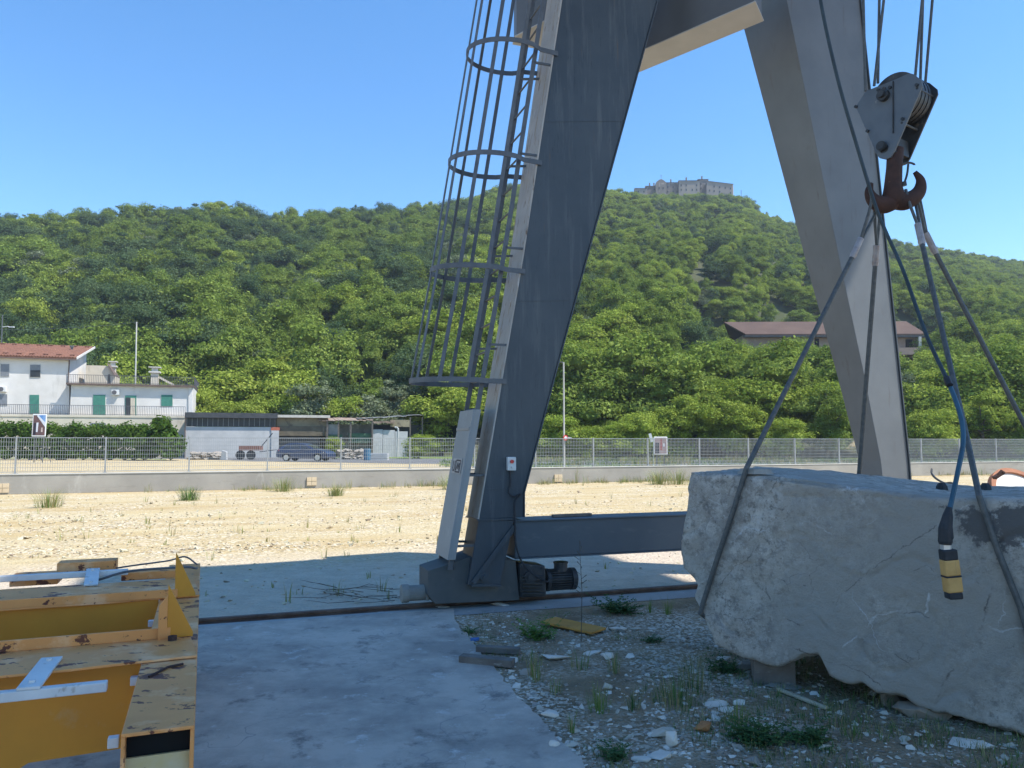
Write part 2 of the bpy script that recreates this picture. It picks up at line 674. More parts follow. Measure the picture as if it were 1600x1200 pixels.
RAIL0 = PZ(700, 948)
M_ground = ground_material()
M_soil = soil_material()
M_pad = concrete_material()
M_stone = stone_material()
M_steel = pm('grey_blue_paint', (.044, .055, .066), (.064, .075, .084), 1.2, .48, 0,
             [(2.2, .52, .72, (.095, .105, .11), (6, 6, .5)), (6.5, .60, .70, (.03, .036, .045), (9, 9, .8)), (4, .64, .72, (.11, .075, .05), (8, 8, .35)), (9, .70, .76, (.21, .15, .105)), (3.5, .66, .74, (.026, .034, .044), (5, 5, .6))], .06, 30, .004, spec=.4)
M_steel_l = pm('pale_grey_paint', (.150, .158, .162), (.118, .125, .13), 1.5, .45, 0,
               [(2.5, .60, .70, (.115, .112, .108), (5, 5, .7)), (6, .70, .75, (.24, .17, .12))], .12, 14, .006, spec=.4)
M_flange = pm('weathered_bounce_lit_paint', (.44, .40, .35), (.34, .31, .27), 1.6, .6, 0,
              [(2.6, .55, .66, (.30, .215, .14), (5, 5, .45)), (3.6, .60, .66, (.14, .085, .05), (5, 5, .7)), (5.0, .62, .68, (.5, .49, .46), (4, 4, .6))], .1, 30)  # rust streaks are wear; the pale tone stands for light off the ground
M_bounce_lit = pm('bounce_lit_paint', (.44, .435, .42), (.38, .375, .36), 2, .6, 0, [(6, .66, .72, (.38, .32, .25))])  # reflected light on the girder undersides, put into the colour
M_galv = pm('galvanised_steel', (.13, .135, .14), (.095, .10, .108), 8, .5, .2, [(14, .62, .7, (.13, .10, .08))])
M_dark = pm('dark_greasy_steel', (.035, .037, .04), (.075, .075, .075), 6, .5, .2, [(12, .6, .7, (.16, .13, .10))], .2, 40)
M_rust = pm('rusty_steel', (.045, .027, .023), (.078, .041, .032), 9, .85, .1, [(16, .56, .66, (.07, .035, .028)), (7, .64, .7, (.27, .17, .10))], .3, 60)
M_rail = pm('worn_rail_steel', (.10, .06, .045), (.16, .11, .085), 9, .7, .3)
M_rope = pm('greased_wire_rope', (.075, .08, .08), (.12, .12, .115), 30, .55, .3)
M_ferr = pm('pressed_ferrule', (.36, .33, .32), (.28, .235, .22), 20, .5, .3)
M_white = pm('white_plastic', (.66, .66, .64), (.56, .56, .54), 10, .5)
M_red = pm('red_plastic', (.55, .05, .04), None, rough=.4)
M_black = pm('black_rubber', (.02, .021, .024), (.035, .036, .04), 20, .6)
M_bluecab = pm('blue_cable_sheath', (.025, .065, .095), (.045, .115, .17), 3, .5, 0, [(5, .58, .66, (.03, .045, .055))])
M_tan = pm('tan_handle', (.56, .33, .115), (.47, .265, .085), 14, .6, 0, [(20, .62, .7, (.30, .20, .09), (1, 1, .15))])
M_yellow = pm('worn_yellow_paint', (.74, .315, .10), (.64, .265, .085), 3, .5, 0,
              [(3.2, .54, .64, (.76, .41, .20)), (7.5, .585, .60, (.14, .05, .03), (.85, 1.3, 1), (0, 0, .38)), (16, .635, .65, (.12, .045, .03), (.7, 1.4, 1), (0, 0, .38)), (24, .70, .73, (.11, .05, .035))], .15, 30, .003, spec=.2)
M_orange = pm('orange_yellow_paint', (.60, .25, .022), (.52, .21, .02), 2.5, .5, 0,
              [(2.0, .60, .78, (.50, .36, .20)), (9, .70, .73, (.10, .05, .03))], .08, 30, .003, spec=.4)
M_whitebar = pm('white_painted_bar', (.62, .62, .60), (.50, .50, .49), 5, .5, 0, [(14, .62, .7, (.36, .33, .29))])
M_holeblack = pm('inside_black', (.008, .008, .008), None, rough=.9)
M_wall = pm('cast_concrete_wall', (.36, .335, .29), (.29, .27, .235), .8, .9, 0,
            [(2.5, .58, .72, (.25, .23, .20), (.4, .4, 2)), (1.5, .62, .74, (.44, .415, .365), (1, 1, .4))], .2, 12)
M_coping = pm('pale_concrete', (.58, .56, .51), (.50, .48, .43), 2, .9, 0, (), .2, 12)
M_fence = pm('galvanised_fence', (.36, .37, .37), (.29, .30, .31), 3, .45, .4)
M_asph = pm('road_asphalt', (.12, .12, .12), (.16, .16, .158), 1.2, .9)
M_grassy = pm('short_grass', (.12, .19, .045), (.19, .235, .075), .5, .95, 0, [(2.0, .55, .68, (.30, .25, .12)), (9, .55, .7, (.06, .10, .03))], .4, 8, .05)
M_drygrass = pm('dry_grass', (.40, .31, .16), (.30, .25, .12), .6, .95, 0, [(3, .55, .7, (.16, .19, .06))], .4, 8, .05)
M_timber = pm('grey_timber', (.19, .165, .14), (.12, .10, .085), 6, .9, 0, [(9, .58, .7, (.28, .25, .215), (.4, 3, 3))], .4, 40, .005)
M_plank = pm('orange_plank', (.50, .25, .055), (.38, .18, .045), 5, .8, 0, [(12, .6, .7, (.22, .12, .05), (.4, 3, 3))], .3, 40, .004)
M_lath = pm('pale_lath', (.50, .43, .30), (.40, .34, .24), 9, .8)
M_marble = pm('white_marble_chip', (.68, .61, .52), (.56, .50, .42), 7, .7, 0, (), .4, 30, .01)
M_stoneg = pm('grey_stone_chip', (.34, .30, .25), (.26, .23, .19), 9, .85, 0, (), .4, 30, .01)
M_stoneb = pm('brown_stone_chip', (.30, .24, .18), (.22, .175, .13), 9, .85, 0, (), .4, 30, .01)
M_brick = pm('broken_brick', (.46, .20, .07), (.36, .15, .06), 12, .85, 0, (), .4, 40)

# ------------------------------------------------------------------ ground
S = 4000
g = MB()
xs = [-S, -400, -60, -20, -8, -4, 0, 4, 8, 20, 60, 400, S]
for x0, x1 in zip(xs, xs[1:]):
    for y0, y1 in zip(xs, xs[1:]):
        g.add([(x0, y0, 0), (x1, y0, 0), (x1, y1, 0), (x0, y1, 0)], [(0, 1, 2, 3)])
struct(g.build('ground', M_ground))


def sheet(name, poly, z, mat, thick=0):
    b = MB()
    if thick:
        b.prism([(p[0], p[1], z - thick) for p in poly], Z * thick)
    else:
        b.add([(p[0], p[1], z) for p in poly], [tuple(range(len(poly)))])
    return struct(b.build(name, mat))


def rough_edge(pts, amp, k=8, seed=0):
    """subdivide a polyline and jitter it"""
    out = []
    rr = random.Random(seed)
    for a, b in zip(pts, pts[1:]):
        a, b = Vector(a), Vector(b)
        for j in range(k):
            p = a.lerp(b, j / k)
            out.append(p + Vector((rr.uniform(-amp, amp), rr.uniform(-amp, amp), 0)))
    out.append(Vector(pts[-1]))
    return out


RAIL0 = PZ(700, 948)


def rail_at(x):
    return Vector((x, RAIL0.y + (x - RAIL0.x) * T.y / T.x, 0))


edge = [PZ(x, y) for x, y in ((712, 972), (735, 1003), (775, 1050), (815, 1100), (860, 1145), (905, 1190), (960, 1260), (1040, 1420))]
pad_edge = rough_edge(edge, .018, 8, 3)
left_far = rail_at(-7) - N * .18
pad = pad_edge + [Vector((.6, -3, 0)), Vector((-9, -3, 0)), left_far, rail_at(-.62) - N * .16]
sheet('concrete_pad', pad, .016, M_pad, .05)
sheet('soil', rough_edge([(p.x - .04, p.y) for p in []] or [rail_at(-.7) - N * .35, rail_at(9) - N * .42], .03, 30, 5)
      + [Vector((9, 0, 0)), Vector((7, -3, 0)), Vector((-.4, -3, 0)), Vector((-.4, 2.5, 0))] + [p - Vector((.25, 0, 0)) for p in reversed(edge[:5])], .004, M_soil)
M_track = pm('track_concrete', (.36, .345, .32), (.27, .26, .245), 1.5, .9, 0, [(5, .56, .7, (.22, .205, .185)), (9, .62, .7, (.46, .45, .42))], .3, 25)
tr = rough_edge([rail_at(-9) + N * .22, rail_at(12) + N * .22], .02, 40, 1) + rough_edge([rail_at(12) - N * .44, rail_at(-9) - N * .44], .03, 40, 2)
sheet('rail_track_bed', tr, .009, M_track)

# rail
b = MB()
a0, a1 = rail_at(-11), rail_at(14)
for w, z0, z1 in ((.10, .010, .016), (.022, .016, .034), (.055, .034, .052)):
    b.bar(a0 + Z * ((z0 + z1) / 2), a1 + Z * ((z0 + z1) / 2), w, z1 - z0)
tag(b.build('crane_rail', M_rail), 'long rusty steel rail set in the ground under the grey crane wheels', 'rail')

# road, verge, meadow beyond the wall
roadN = [(-500, 707), (0, 713.5), (290, 717.5), (430, 721.5), (640, 724.5), (1050, 728), (1600, 733), (2000, 737)]
roadF = [(-500, 702), (0, 706), (290, 711), (430, 714.5), (640, 716.5), (1050, 718.5), (1600, 721), (2000, 723)]


def off_line(tab, d):
    return [PZ(x, y + d) for x, y in tab]


def sheet_strip(name, A, B, z, mat):
    b = MB()
    for (a0, a1), (b0, b1) in zip(zip(A, A[1:]), zip(B, B[1:])):
        b.add([(p.x, p.y, z) for p in (a0, a1, b1, b0)], [(0, 1, 2, 3)])
    return struct(b.build(name, mat))


sheet_strip('road', off_line(roadN, 0), off_line(roadF, 0), .012, M_asph)
far_edge = [Vector((p.x * 1.6, p.y * 1.6, 0)) for p in off_line(roadF, 0)]
sheet_strip('grass_verge', off_line(roadF, -.05), far_edge, .004, M_grassy)
mead = rough_edge([PZ(x, y) for x, y in ((690, 727), (840, 731), (1010, 733), (1080, 733), (1500, 736), (1700, 736))], .25, 8, 4) + \
    [PZ(1700, 732), PZ(1050, 728.2), PZ(690, 725.2)]
sheet('meadow', mead, .006, M_grassy)
sheet('dry_meadow', rough_edge([PZ(x, y) for x, y in ((985, 730), (1060, 731.5), (1180, 732), (1250, 731))], .2, 8, 6) + [PZ(1180, 729.4), PZ(1000, 728.6)], .012, M_drygrass)
sheet('verge_strip', rough_edge([PZ(x, y) for x, y in ((-60, 717), (60, 717), (190, 717.5), (260, 718.5))], .3, 6, 8) + [PZ(260, 717.4), PZ(0, 714.0), PZ(-60, 713.5)], .008, M_grassy)

# ------------------------------------------------------------------ canopy roof behind the photographer, unseen, put up to cast the yard's shade
ROOF_H = 17.0
SH = SUN * (ROOF_H / SUN.z)
c_fl = Vector((-5.15, 9.75, 0))
c_fr = Vector((1.0, 12.2, 0))
wv_ = (c_fr - c_fl).dot(T)
c_fr = c_fl + T * wv_
rc = [c_fl, c_fr, c_fr - N * 18, c_fl - N * 18]
canopy = thing('shade_canopy', tuple(c_fl + SH - Z * ROOF_H), 'unseen flat roof on posts put up high behind the camera to shade the yard', 'shed roof')
b = MB()
b.prism([p + SH for p in rc], Z * .25)
b.build('roof', pm('roof_sheet', (.70, .62, .50)), canopy)  # pale warm underside to bounce light onto the shaded yard
for k, p in enumerate((rc[2] + N * .5, rc[3] + N * .5, rc[2] + N * 6, rc[3] + N * 8)):
    b = MB()
    q = p + SH
    b.bar((q.x, q.y, 0), (q.x, q.y, ROOF_H), .3, .3)
    b.build('post', M_steel, canopy)

# ------------------------------------------------------------------ hill
CREST = [(-900, 430), (-400, 380), (-100, 355), (0, 342), (70, 352), (150, 342), (250, 333), (330, 327), (400, 349), (480, 345), (550, 332), (640, 338), (720, 320),
         (800, 300), (880, 294), (960, 292), (1000, 302), (1060, 307), (1150, 310), (1240, 345), (1320, 362), (1390, 374), (1480, 388), (1600, 408), (1800, 432), (2200, 470), (2700, 520)]
YC = [(-900, 250), (0, 270), (400, 300), (700, 365), (900, 425), (1150, 440), (1400, 490), (1600, 530), (2600, 560)]
Y0 = [(-900, 105), (0, 104), (300, 100), (500, 92), (800, 90), (1000, 84), (1300, 80), (1600, 78), (2600, 78)]


def hill_z(x, y):
    if y <= 1:
        return 0.0
    px = 800 + FPX * x / y
    px = max(-900, min(2700, px))
    yc, y0 = interp(px, YC), interp(px, Y0)
    zc = CAMH + (690 - interp(px, CREST)) / FPX * yc - 6.5
    t = (y - y0) / (yc - y0)
    if 1040 < px < 1560 and 80 < y < 215:
        # terrace of the unfinished building
        zf = 12.5 * max(0, min(1, (y - 82) / 50))
        s_ = t * .72 + .28 * t * t * (3 - 2 * t) + .035 * math.sin(6.3 * t) * (1 - t)
        zn = zc * max(s_, 0)
        k = 1 if y < 152 else max(0, 1 - (y - 152) / 60)
        k = k * k * (3 - 2 * k)
        k *= max(0, min(1, (px - 1040) / 60)) * max(0, min(1, (1560 - px) / 60))
        return lerp(zn, min(zn, zf), k)
    if t <= 0:
        return -.3 + .3 * max(0, 1 + t * 4)
    if t <= 1:
        s = t * .72 + .28 * t * t * (3 - 2 * t)
        s += .035 * math.sin(6.3 * t) * (1 - t)
        n = mnoise.noise((x * .018, y * .018, 3.1)) * 5 * t * (1 - t) * 2
        return zc * s + n
    return zc * (1 - .45 * (t - 1) - .5 * (t - 1) ** 2)


hb = MB()
us = np.linspace(-1.5, 1.5, 150)
ys = np.concatenate([np.linspace(70, 140, 22), np.linspace(146, 600, 64), np.linspace(620, 900, 6)])
vv = []
for y in ys:
    for u in us:
        vv.append(Vector((u * y, y, hill_z(u * y, y))))
nu = len(us)
ff = [(j * nu + i, j * nu + i + 1, (j + 1) * nu + i + 1, (j + 1) * nu + i) for j in range(len(ys) - 1) for i in range(nu - 1)]
hb.add(vv, ff)
M_hill = pm('hill_earth', (.045, .06, .024), (.07, .075, .035), .05, .95, 0, [(.035, .57, .63, (.36, .29, .16)), (.5, .66, .72, (.36, .32, .25))], .4, 1, .3)
struct(hb.build('hill', M_hill, smooth=True))

# ------------------------------------------------------------------ trees
L_mid = leaf_mat('broad_leaves', (.140, .205, .040), (.205, .275, .055), (.26, .315, .075), .30)
L_dark = leaf_mat('dark_leaves', (.052, .092, .044), (.085, .130, .058), (.12, .165, .075), .2)
L_bright = leaf_mat('bright_leaves', (.215, .295, .045), (.29, .36, .06), (.36, .41, .085), .34)
L_grey = leaf_mat('olive_leaves', (.15, .185, .10), (.20, .23, .14), (.25, .28, .18), .2)
L_hedge = leaf_mat('hedge_leaves', (.045, .095, .02), (.06, .115, .022), (.10, .16, .03), .25, .8)
M_bark = pm('bark', (.10, .08, .06), (.16, .13, .10), 5, .95, 0, (), .5, 20)


def leaf_cloud(clumps, n_leaf, size, rng, core=.72, droop=.0):
    """many small folded leaf sprays spread over and through a set of clumps (centre, radius)"""
    w = np.array([r * r for c, r in clumps])
    idx = rng.choice(len(clumps), n_leaf, p=w / w.sum())
    C = np.array([list(c) for c, r in clumps])
    RR = np.array([r for c, r in clumps])
    d = rng.normal(size=(n_leaf, 3))
    d /= np.linalg.norm(d, axis=1)[:, None]
    low = d[:, 2] < -.35
    d[low, 2] *= -.4
    rad = RR[idx] * (core + (1.18 - core) * rng.random(n_leaf) ** .9)
    stray = rng.random(n_leaf) < .07
    rad[stray] *= rng.uniform(1.05, 1.45, stray.sum())
    AN = rng.uniform(.72, 1.32, size=(len(clumps), 3))
    P = C[idx] + d * rad[:, None] * AN[idx] * np.array([1, 1, .9])
    nrm = d * .8 + rng.normal(size=(n_leaf, 3)) * .6 + np.array([0, 0, .45])
    nrm /= np.linalg.norm(nrm, axis=1)[:, None]
    a = np.cross(nrm, rng.normal(size=(n_leaf, 3)))
    a /= np.linalg.norm(a, axis=1)[:, None]
    bb = np.cross(nrm, a)
    s = size * (.55 + .9 * rng.random(n_leaf))
    sa, sb = a * s[:, None], bb * (s * (.35 + .35 * rng.random(n_leaf)))[:, None]
    fold = nrm * (s * .18)[:, None]
    v = np.stack([P - sa, P - sb + fold * .5, P + sa - fold, P + sb + fold * .5], 1).reshape(-1, 3)
    return v


def crown_mesh(name, seed, h, rad, n_clump, n_leaf, size, mat, base=.28, top=1.0, core_blob=True, shape='round'):
    rng = np.random.default_rng(seed)
    cl = []
    zc, rz = h * (base + top) / 2, h * (top - base) / 2
    for i in range(n_clump):
        d = rng.normal(size=3)
        d /= np.linalg.norm(d)
        k = rng.random() ** .40 * rng.uniform(.85, 1.05)
        p = np.array([d[0] * rad * k, d[1] * rad * k, zc + d[2] * rz * k])
        if shape == 'cone':
            p[:2] *= 1.15 - .8 * (p[2] / h)
        r = rad * rng.choice([.12, .17, .22, .30, .40]) * rng.uniform(.9, 1.12)
        cl.append((p, r))
    v = leaf_cloud(cl, n_leaf, size, rng, .70)
    f = np.arange(len(v)).reshape(-1, 4)
    verts, faces = v.tolist(), f.tolist()
    if core_blob:
        for c, r in cl:
            o = len(verts)
            rr = r * .62
            bmx = bmesh.new()
            bmesh.ops.create_icosphere(bmx, subdivisions=1, radius=rr)
            for q in bmx.verts:
                q.co *= rng.uniform(.75, 1.1)
                verts.append([q.co.x + c[0], q.co.y + c[1], q.co.z * .85 + c[2]])
            bmx.verts.index_update()
            faces += [[w.index + o for w in fc.verts] for fc in bmx.faces]
            bmx.free()
    me = bpy.data.meshes.new(name)
    me.from_pydata(verts, [], faces)
    me.materials.append(mat)
    me.update()
    return me, cl


def trunk_mesh(name, seed, h, rad, cl, r0=.2):
    rr = random.Random(seed)
    b = MB()
    th = h * .5
    pts = [Vector((0, 0, -.4)), Vector((rr.uniform(-.1, .1), rr.uniform(-.1, .1), th * .4)), Vector((rr.uniform(-.25, .25), rr.uniform(-.25, .25), th))]
    pts = catmull(pts, 4)
    n = len(pts)
    b.tube(pts, [r0 * (1.25 - .8 * i / n) for i in range(n)], 7)
    for c, r in cl[:9]:
        s = pts[rr.randint(n // 2, n - 1)]
        e = Vector([float(q) for q in c])
        m_ = s.lerp(e, .5) + Vector((rr.uniform(-.2, .2), rr.uniform(-.2, .2), rr.uniform(0, .4)))
        b.tube(catmull([s, m_, e], 3), [r0 * .45 * (1 - .13 * i) + .01 for i in range(7)], 5)
    me = bpy.data.meshes.new(name)
    me.from_pydata([list(p) for p in b.v], [], b.f)
    me.materials.append(M_bark)
    me.update()
    return me


# tree kinds: (crown mesh, trunk mesh), nominal height 8 m
KIND = {}
for nm, seed, rad, nc, nl, sz, mt, bs in (('oak_a', 1, 3.3, 46, 13500, .14, L_mid, .16), ('oak_b', 2, 3.7, 52, 14500, .14, L_mid, .16), ('bright_a', 3, 3.0, 42, 12500, .14, L_bright, .1),
                                          ('bright_b', 4, 3.3, 46, 13000, .14, L_bright, .1), ('dark_a', 5, 3.1, 40, 13000, .13, L_dark, .12), ('dark_b', 6, 3.5, 46, 13500, .13, L_dark, .12),
                                          ('olive', 7, 3.4, 30, 10500, .13, L_grey, .12), ('bush', 8, 4.2, 46, 13500, .14, L_bright, .0)):
    cm, cl = crown_mesh('crown_' + nm, seed, 8, rad, nc, nl, sz, mt, bs)
    KIND[nm] = (cm, trunk_mesh('trunk_' + nm, seed, 8, rad, cl))


def tree(kind, x, y, h, label, group=None, name='broadleaf_tree', wide=1.0, rz=None, parts=True, z=None):
    cm, tm = KIND[kind]
    s = h / 8
    z = hill_z(x, y) if z is None else z
    rz = rnd.uniform(0, 6.28) if rz is None else rz
    if parts:
        t = thing(name, (x, y, max(z, 0) - .1), label, 'tree', group, rz)
        t.scale = (s * wide, s * wide, s)
        for nm, me in (('crown', cm), ('trunk', tm)):
            o = bpy.data.objects.new(nm, me)
            COL.objects.link(o)
            o.parent = t
        return t
    o = bpy.data.objects.new(name, cm)
    COL.objects.link(o)
    o.location = (x, y, max(z, 0) - .1)
    o.rotation_euler = (0, 0, rz)
    o.scale = (s * wide, s * wide, s)
    return tag(o, label, 'tree', group)


NO_TREE = []           # (px0, px1, y0, y1) footprints kept clear
taken = []


def at_px(px, y):
    return (px - 800) / FPX * y


# trees one can tell apart, by picture column, crown top and distance
def tree_px(kind, px, ytop, y, label, group=None, wide=1.0, name='broadleaf_tree', zb=None):
    x = at_px(px, y)
    z = max(hill_z(x, y), 0) if zb is None else zb
    top = CAMH + (690 - ytop) / FPX * y
    taken.append((x, y, 3.0))
    return tree(kind, x, y, max(top - z, 1.5), label, group, name, wide, z=z)


tree_px('bright_a', 690, 594, 86, 'bright green tree with arching sprays standing right of the scrap sheds', None, 1.25)
tree_px('olive', 508, 594, 91, 'silvery grey green olive tree behind the brown shed with pale roof edge', None, 1.2, 'olive_tree')
tree_px('olive', 605, 590, 93, 'silvery grey green olive tree behind the rusty tin lean-to', None, 1.2, 'olive_tree')
tree_px('olive', 638, 602, 95, 'small silvery tree tucked between the olive and the bright tree by the sheds', None, 1.0, 'olive_tree')
tree_px('olive', 545, 626, 90, 'low silvery bush directly above the roof of the rusty lean-to', None, 1.5, 'olive_tree')
tree_px('bright_b', 535, 617, 91, 'yellowish green bush behind the gap between the brown shed and the rusty lean-to', None, 1.2, 'bushy_tree')
tree_px('oak_b', 335, 470, 120, 'tall rounded oak rising behind the white house terrace', None, .9, 'oak_tree')
tree_px('oak_a', 265, 505, 112, 'oak standing directly behind the slim grey pole by the white house', None, .95, 'oak_tree')
tree_px('bright_a', 245, 570, 98, 'light green young tree right behind the terrace chimney of the white house', None, 1.1)
tree_px('bright_b', 200, 545, 103, 'light green tree behind the stair hut on the house terrace', None, 1.0)
tree_px('dark_a', 165, 530, 106, 'dark tree just right of the tiled roof ridge of the white house', None, 1.1)
tree_px('bright_a', 395, 560, 97, 'yellow green tree above the long white shed with the window band', None, 1.3)
tree_px('bright_b', 450, 575, 95, 'broad yellow green tree above the join of white and brown sheds', None, 1.2)
tree_px('dark_b', 660, 540, 100, 'dark green tree behind the ladder cage of the crane', None, 1.0)
tree_px('oak_a', 915, 430, 150, 'upright pale green tree hugging the right edge of the left crane leg', None, .55)
tree_px('bush', 312, 600, 88, 'bright bush filling the gap between white house and long white shed', None, .7, 'bush')
tree_px('bright_a', 345, 605, 90, 'light green low tree directly above the left end of the long white shed', None, 1.0)
tree_px('bush', 385, 622, 88, 'yellow green bush above the middle of the long white shed roof', None, 1.1, 'bush')
tree_px('bright_b', 430, 610, 90, 'low bright tree above the right end of the long white shed roof', None, 1.1)
row = [('oak_a', 872, 545, 84), ('oak_b', 940, 572, 83), ('oak_a', 1003, 533, 86), ('oak_b', 1052, 568, 82), ('bright_b', 1130, 590, 79), ('oak_a', 1098, 545, 88),
       ('bright_a', 1190, 575, 80), ('oak_b', 1200, 552, 90), ('oak_a', 1248, 540, 82), ('bright_b', 1290, 595, 77), ('oak_b', 1345, 585, 80), ('oak_a', 1425, 604, 78), ('bright_a', 1480, 572, 78),
       ('oak_b', 1545, 540, 80), ('oak_a', 1605, 572, 78), ('bright_b', 1650, 560, 78), ('oak_b', 1720, 550, 78), ('oak_a', 1800, 545, 78), ('oak_a', 1900, 545, 78)]
row_lab = ['tree just right of the left crane leg, its foot behind the fence', 'tall dark tree right of the slim street lamp', 'tree above the gap between lamp and framed poster', 'wide oak right above the framed poster by the fence',
           'bright low tree in front of the left end of the brown roof', 'oak standing left of the brown roofed building', 'bright tree below the middle of the brown roof', 'oak rising in front of the brown roof window',
           'tree left of the right crane leg', 'bright low tree at the foot of the right crane leg', 'oak hidden behind the right crane leg', 'oak to the right of the right crane leg under the balcony',
           'bright tree below the right end of the brown roofed building', 'oak between the blue pendant cable and the right sling', 'oak at the right edge of the picture behind the fence']
for i, (k, px, yt, y) in enumerate(row):
    if i < len(row_lab):
        tree_px(k, px, yt, y, row_lab[i], 'trees in the row behind the fence', 1.15)
    else:
        tree_px(k, px, yt, y, 'oak beyond the right edge of the view behind the fence', 'trees past the right edge', 1.15)
low = [('bush', 868, 645, 72, 'low bush at the foot of the slim street lamp'), ('bush', 915, 662, 71, 'pale bush right of the lamp with the red flag'), ('bush', 962, 655, 72, 'low bush midway between lamp and framed poster'),
       ('bright_a', 1068, 615, 74, 'bright young tree right above the framed poster at the fence'), ('bush', 1005, 640, 73, 'bush just left of the framed poster'), ('bright_b', 1150, 622, 74, 'bright tree above the fence left of the front sling'),
       ('bush', 1225, 650, 71, 'low bush where the left sling crosses the fence'), ('oak_a', 1300, 610, 73, 'low oak left of the right crane leg above the fence'), ('bush', 1448, 635, 71, 'low bush right of the right crane leg above the fence'),
       ('bright_a', 1535, 612, 73, 'bright low tree right of the pendant cable above the fence'), ('bush', 1600, 640, 71, 'bush at the right picture edge above the fence'), ('bush', 1700, 640, 71, 'bush past the right picture edge')]
for k, px, yt, y, lb in low:
    tree_px(k, px, yt, y, lb, 'bushes along the far side of the meadow', 1.1, 'bush', 0)

# slope trees: nearest as individuals, the rest one wood
clear = [(1150, 1452, 137, 152), (100, 300, 70, 97), (-300, 135, 70, 104), (280, 700, 70, 95), (1385, 1470, 152, 188), (1205, 1250, 178, 196), (985, 1155, 429, 446)]
pts = []
tries = np.random.default_rng(21)
y = 92.0
grid = {}
n_try = 0
while len(pts) < 5200 and n_try < 90000:
    n_try += 1
    yy = 86 + (600 - 86) * tries.random() ** .72
    u = tries.uniform(-.98, .98)
    x = u * yy
    px = 800 + FPX * u
    if yy < interp(px, Y0) + 4 or yy > interp(px, YC) * 1.06:
        continue
    if any(a < px < b_ and c < yy < d for a, b_, c, d in clear) and tries.random() < .93:
        continue
    h = tries.uniform(5.0, 11.0) * (.9 if u > .03 else 1.22)
    if u > .03 and yy > 150:
        h *= .86
    if 1095 < px < 1475 and 100 < yy < 140:
        continue
    if 1105 < px < 1460 and yy < 146:
        h = min(h, (CAMH + (690 - 545) / FPX * yy - hill_z(x, yy)) / 1.08)
        if h < 2.0:
            continue
    if 985 < px < 1160 and yy > 395:
        h = (CAMH + (690 - tries.uniform(298, 308)) / FPX * yy - hill_z(x, yy)) / 1.05
        if h < 1.5:
            continue
    sp = h * .37
    key = (int(x // 4), int(yy // 4))
    ok = True
    for i in (-1, 0, 1):
        for j in (-1, 0, 1):
            for (qx, qy, qs) in grid.get((key[0] + i, key[1] + j), ()):
                if (qx - x) ** 2 + (qy - yy) ** 2 < (.5 * (sp + qs)) ** 2:
                    ok = False
    if not ok or any((qx - x) ** 2 + (qy - yy) ** 2 < (qs * .8) ** 2 for qx, qy, qs in taken):
        continue
    # species by place: darker and cooler to the upper left, brighter centre right
    dz = mnoise.noise((x * .02, yy * .02, 9.0))
    if u < -.05:
        w = [.34, .26, .12, .06, .14, .10, .06, .02] if yy < 150 else [.22, .18, .05, .03, .26, .20, .06, 0]
    else:
        w = [.24, .20, .22, .16, .06, .04, .03, .05]
    if dz > .18:
        w = [w[0], w[1], w[2] * .4, w[3] * .4, w[4] * 2.6, w[5] * 2.6, w[6], w[7]]
    w = np.array(w) / sum(w)
    k = int(tries.choice(8, p=w))
    grid.setdefault(key, []).append((x, yy, sp))
    pts.append((x, yy, h, k))
for px in range(1095, 1475, 8):
    for yy in (106, 115, 124, 132):
        yv = yy + tries.uniform(-3, 3)
        x = at_px(px + tries.uniform(-4, 4), yv)
        top = tries.uniform(540, 552) if px > 1160 else tries.uniform(525, 548)
        if 1390 < px < 1462:
            top = tries.uniform(560, 570)
        if 1225 < px < 1262 and yy == 132:
            top = tries.uniform(520, 530)
        h = (CAMH + (690 - top) / FPX * yv - hill_z(x, yv)) / 1.05
        if h > 1.2:
            pts.append((x, yv, min(h, 9), int(tries.choice([0, 1, 2, 3, 2]))))
for px in np.arange(950, 1175, 3.2):
    for yy in (404, 415, 424):
        x = at_px(px, yy)
        top = tries.uniform(294, 305) if px > 1000 else tries.uniform(290, 300)
        h = (CAMH + (690 - top) / FPX * yy - hill_z(x, yy)) / 1.04
        if h > 1.5:
            pts.append((x, yy + tries.uniform(-3, 3), min(h, 11), int(tries.choice([0, 1, 2, 4, 5, 3]))))
names = list(KIND)
vis = [p for p in pts if abs(p[0] / p[1]) < .69]
vis.sort(key=lambda p: p[1] - p[2] * 6)
rest_ids = set()
NEAR = 215
near = vis[:NEAR]
nearset = set(id(p) for p in near)
kind_word = {'oak_a': 'mid green oak', 'oak_b': 'broad mid green oak', 'bright_a': 'bright yellow green tree', 'bright_b': 'bright broad green tree', 'dark_a': 'dark green tree', 'dark_b': 'broad dark green tree',
             'olive': 'silvery grey green tree', 'bush': 'low bright bush'}
obj_name = {'oak_a': 'oak_tree', 'oak_b': 'oak_tree', 'bright_a': 'broadleaf_tree', 'bright_b': 'broadleaf_tree', 'dark_a': 'broadleaf_tree', 'dark_b': 'broadleaf_tree', 'olive': 'olive_tree', 'bush': 'bush'}


def zone(px, y):
    far = 'low on the slope' if y < 125 else 'higher on the slope'
    if px < 150:
        return 'behind the tiled roof of the white house, ' + far
    if px < 300:
        return 'behind the terrace of the white house, ' + far
    if px < 440:
        return 'above the long white shed, ' + far
    if px < 640:
        return 'above the brown and rusty sheds, ' + far
    if px < 790:
        return 'seen through the ladder cage, ' + far
    if px < 1000:
        return 'right beside the left crane leg, ' + far
    if px < 1130:
        return 'between the crane legs, ' + far
    if px < 1300:
        return 'around the brown roofed building, ' + far
    if px < 1440:
        return 'behind the right crane leg, ' + far
    return 'behind the slings at the right, ' + far


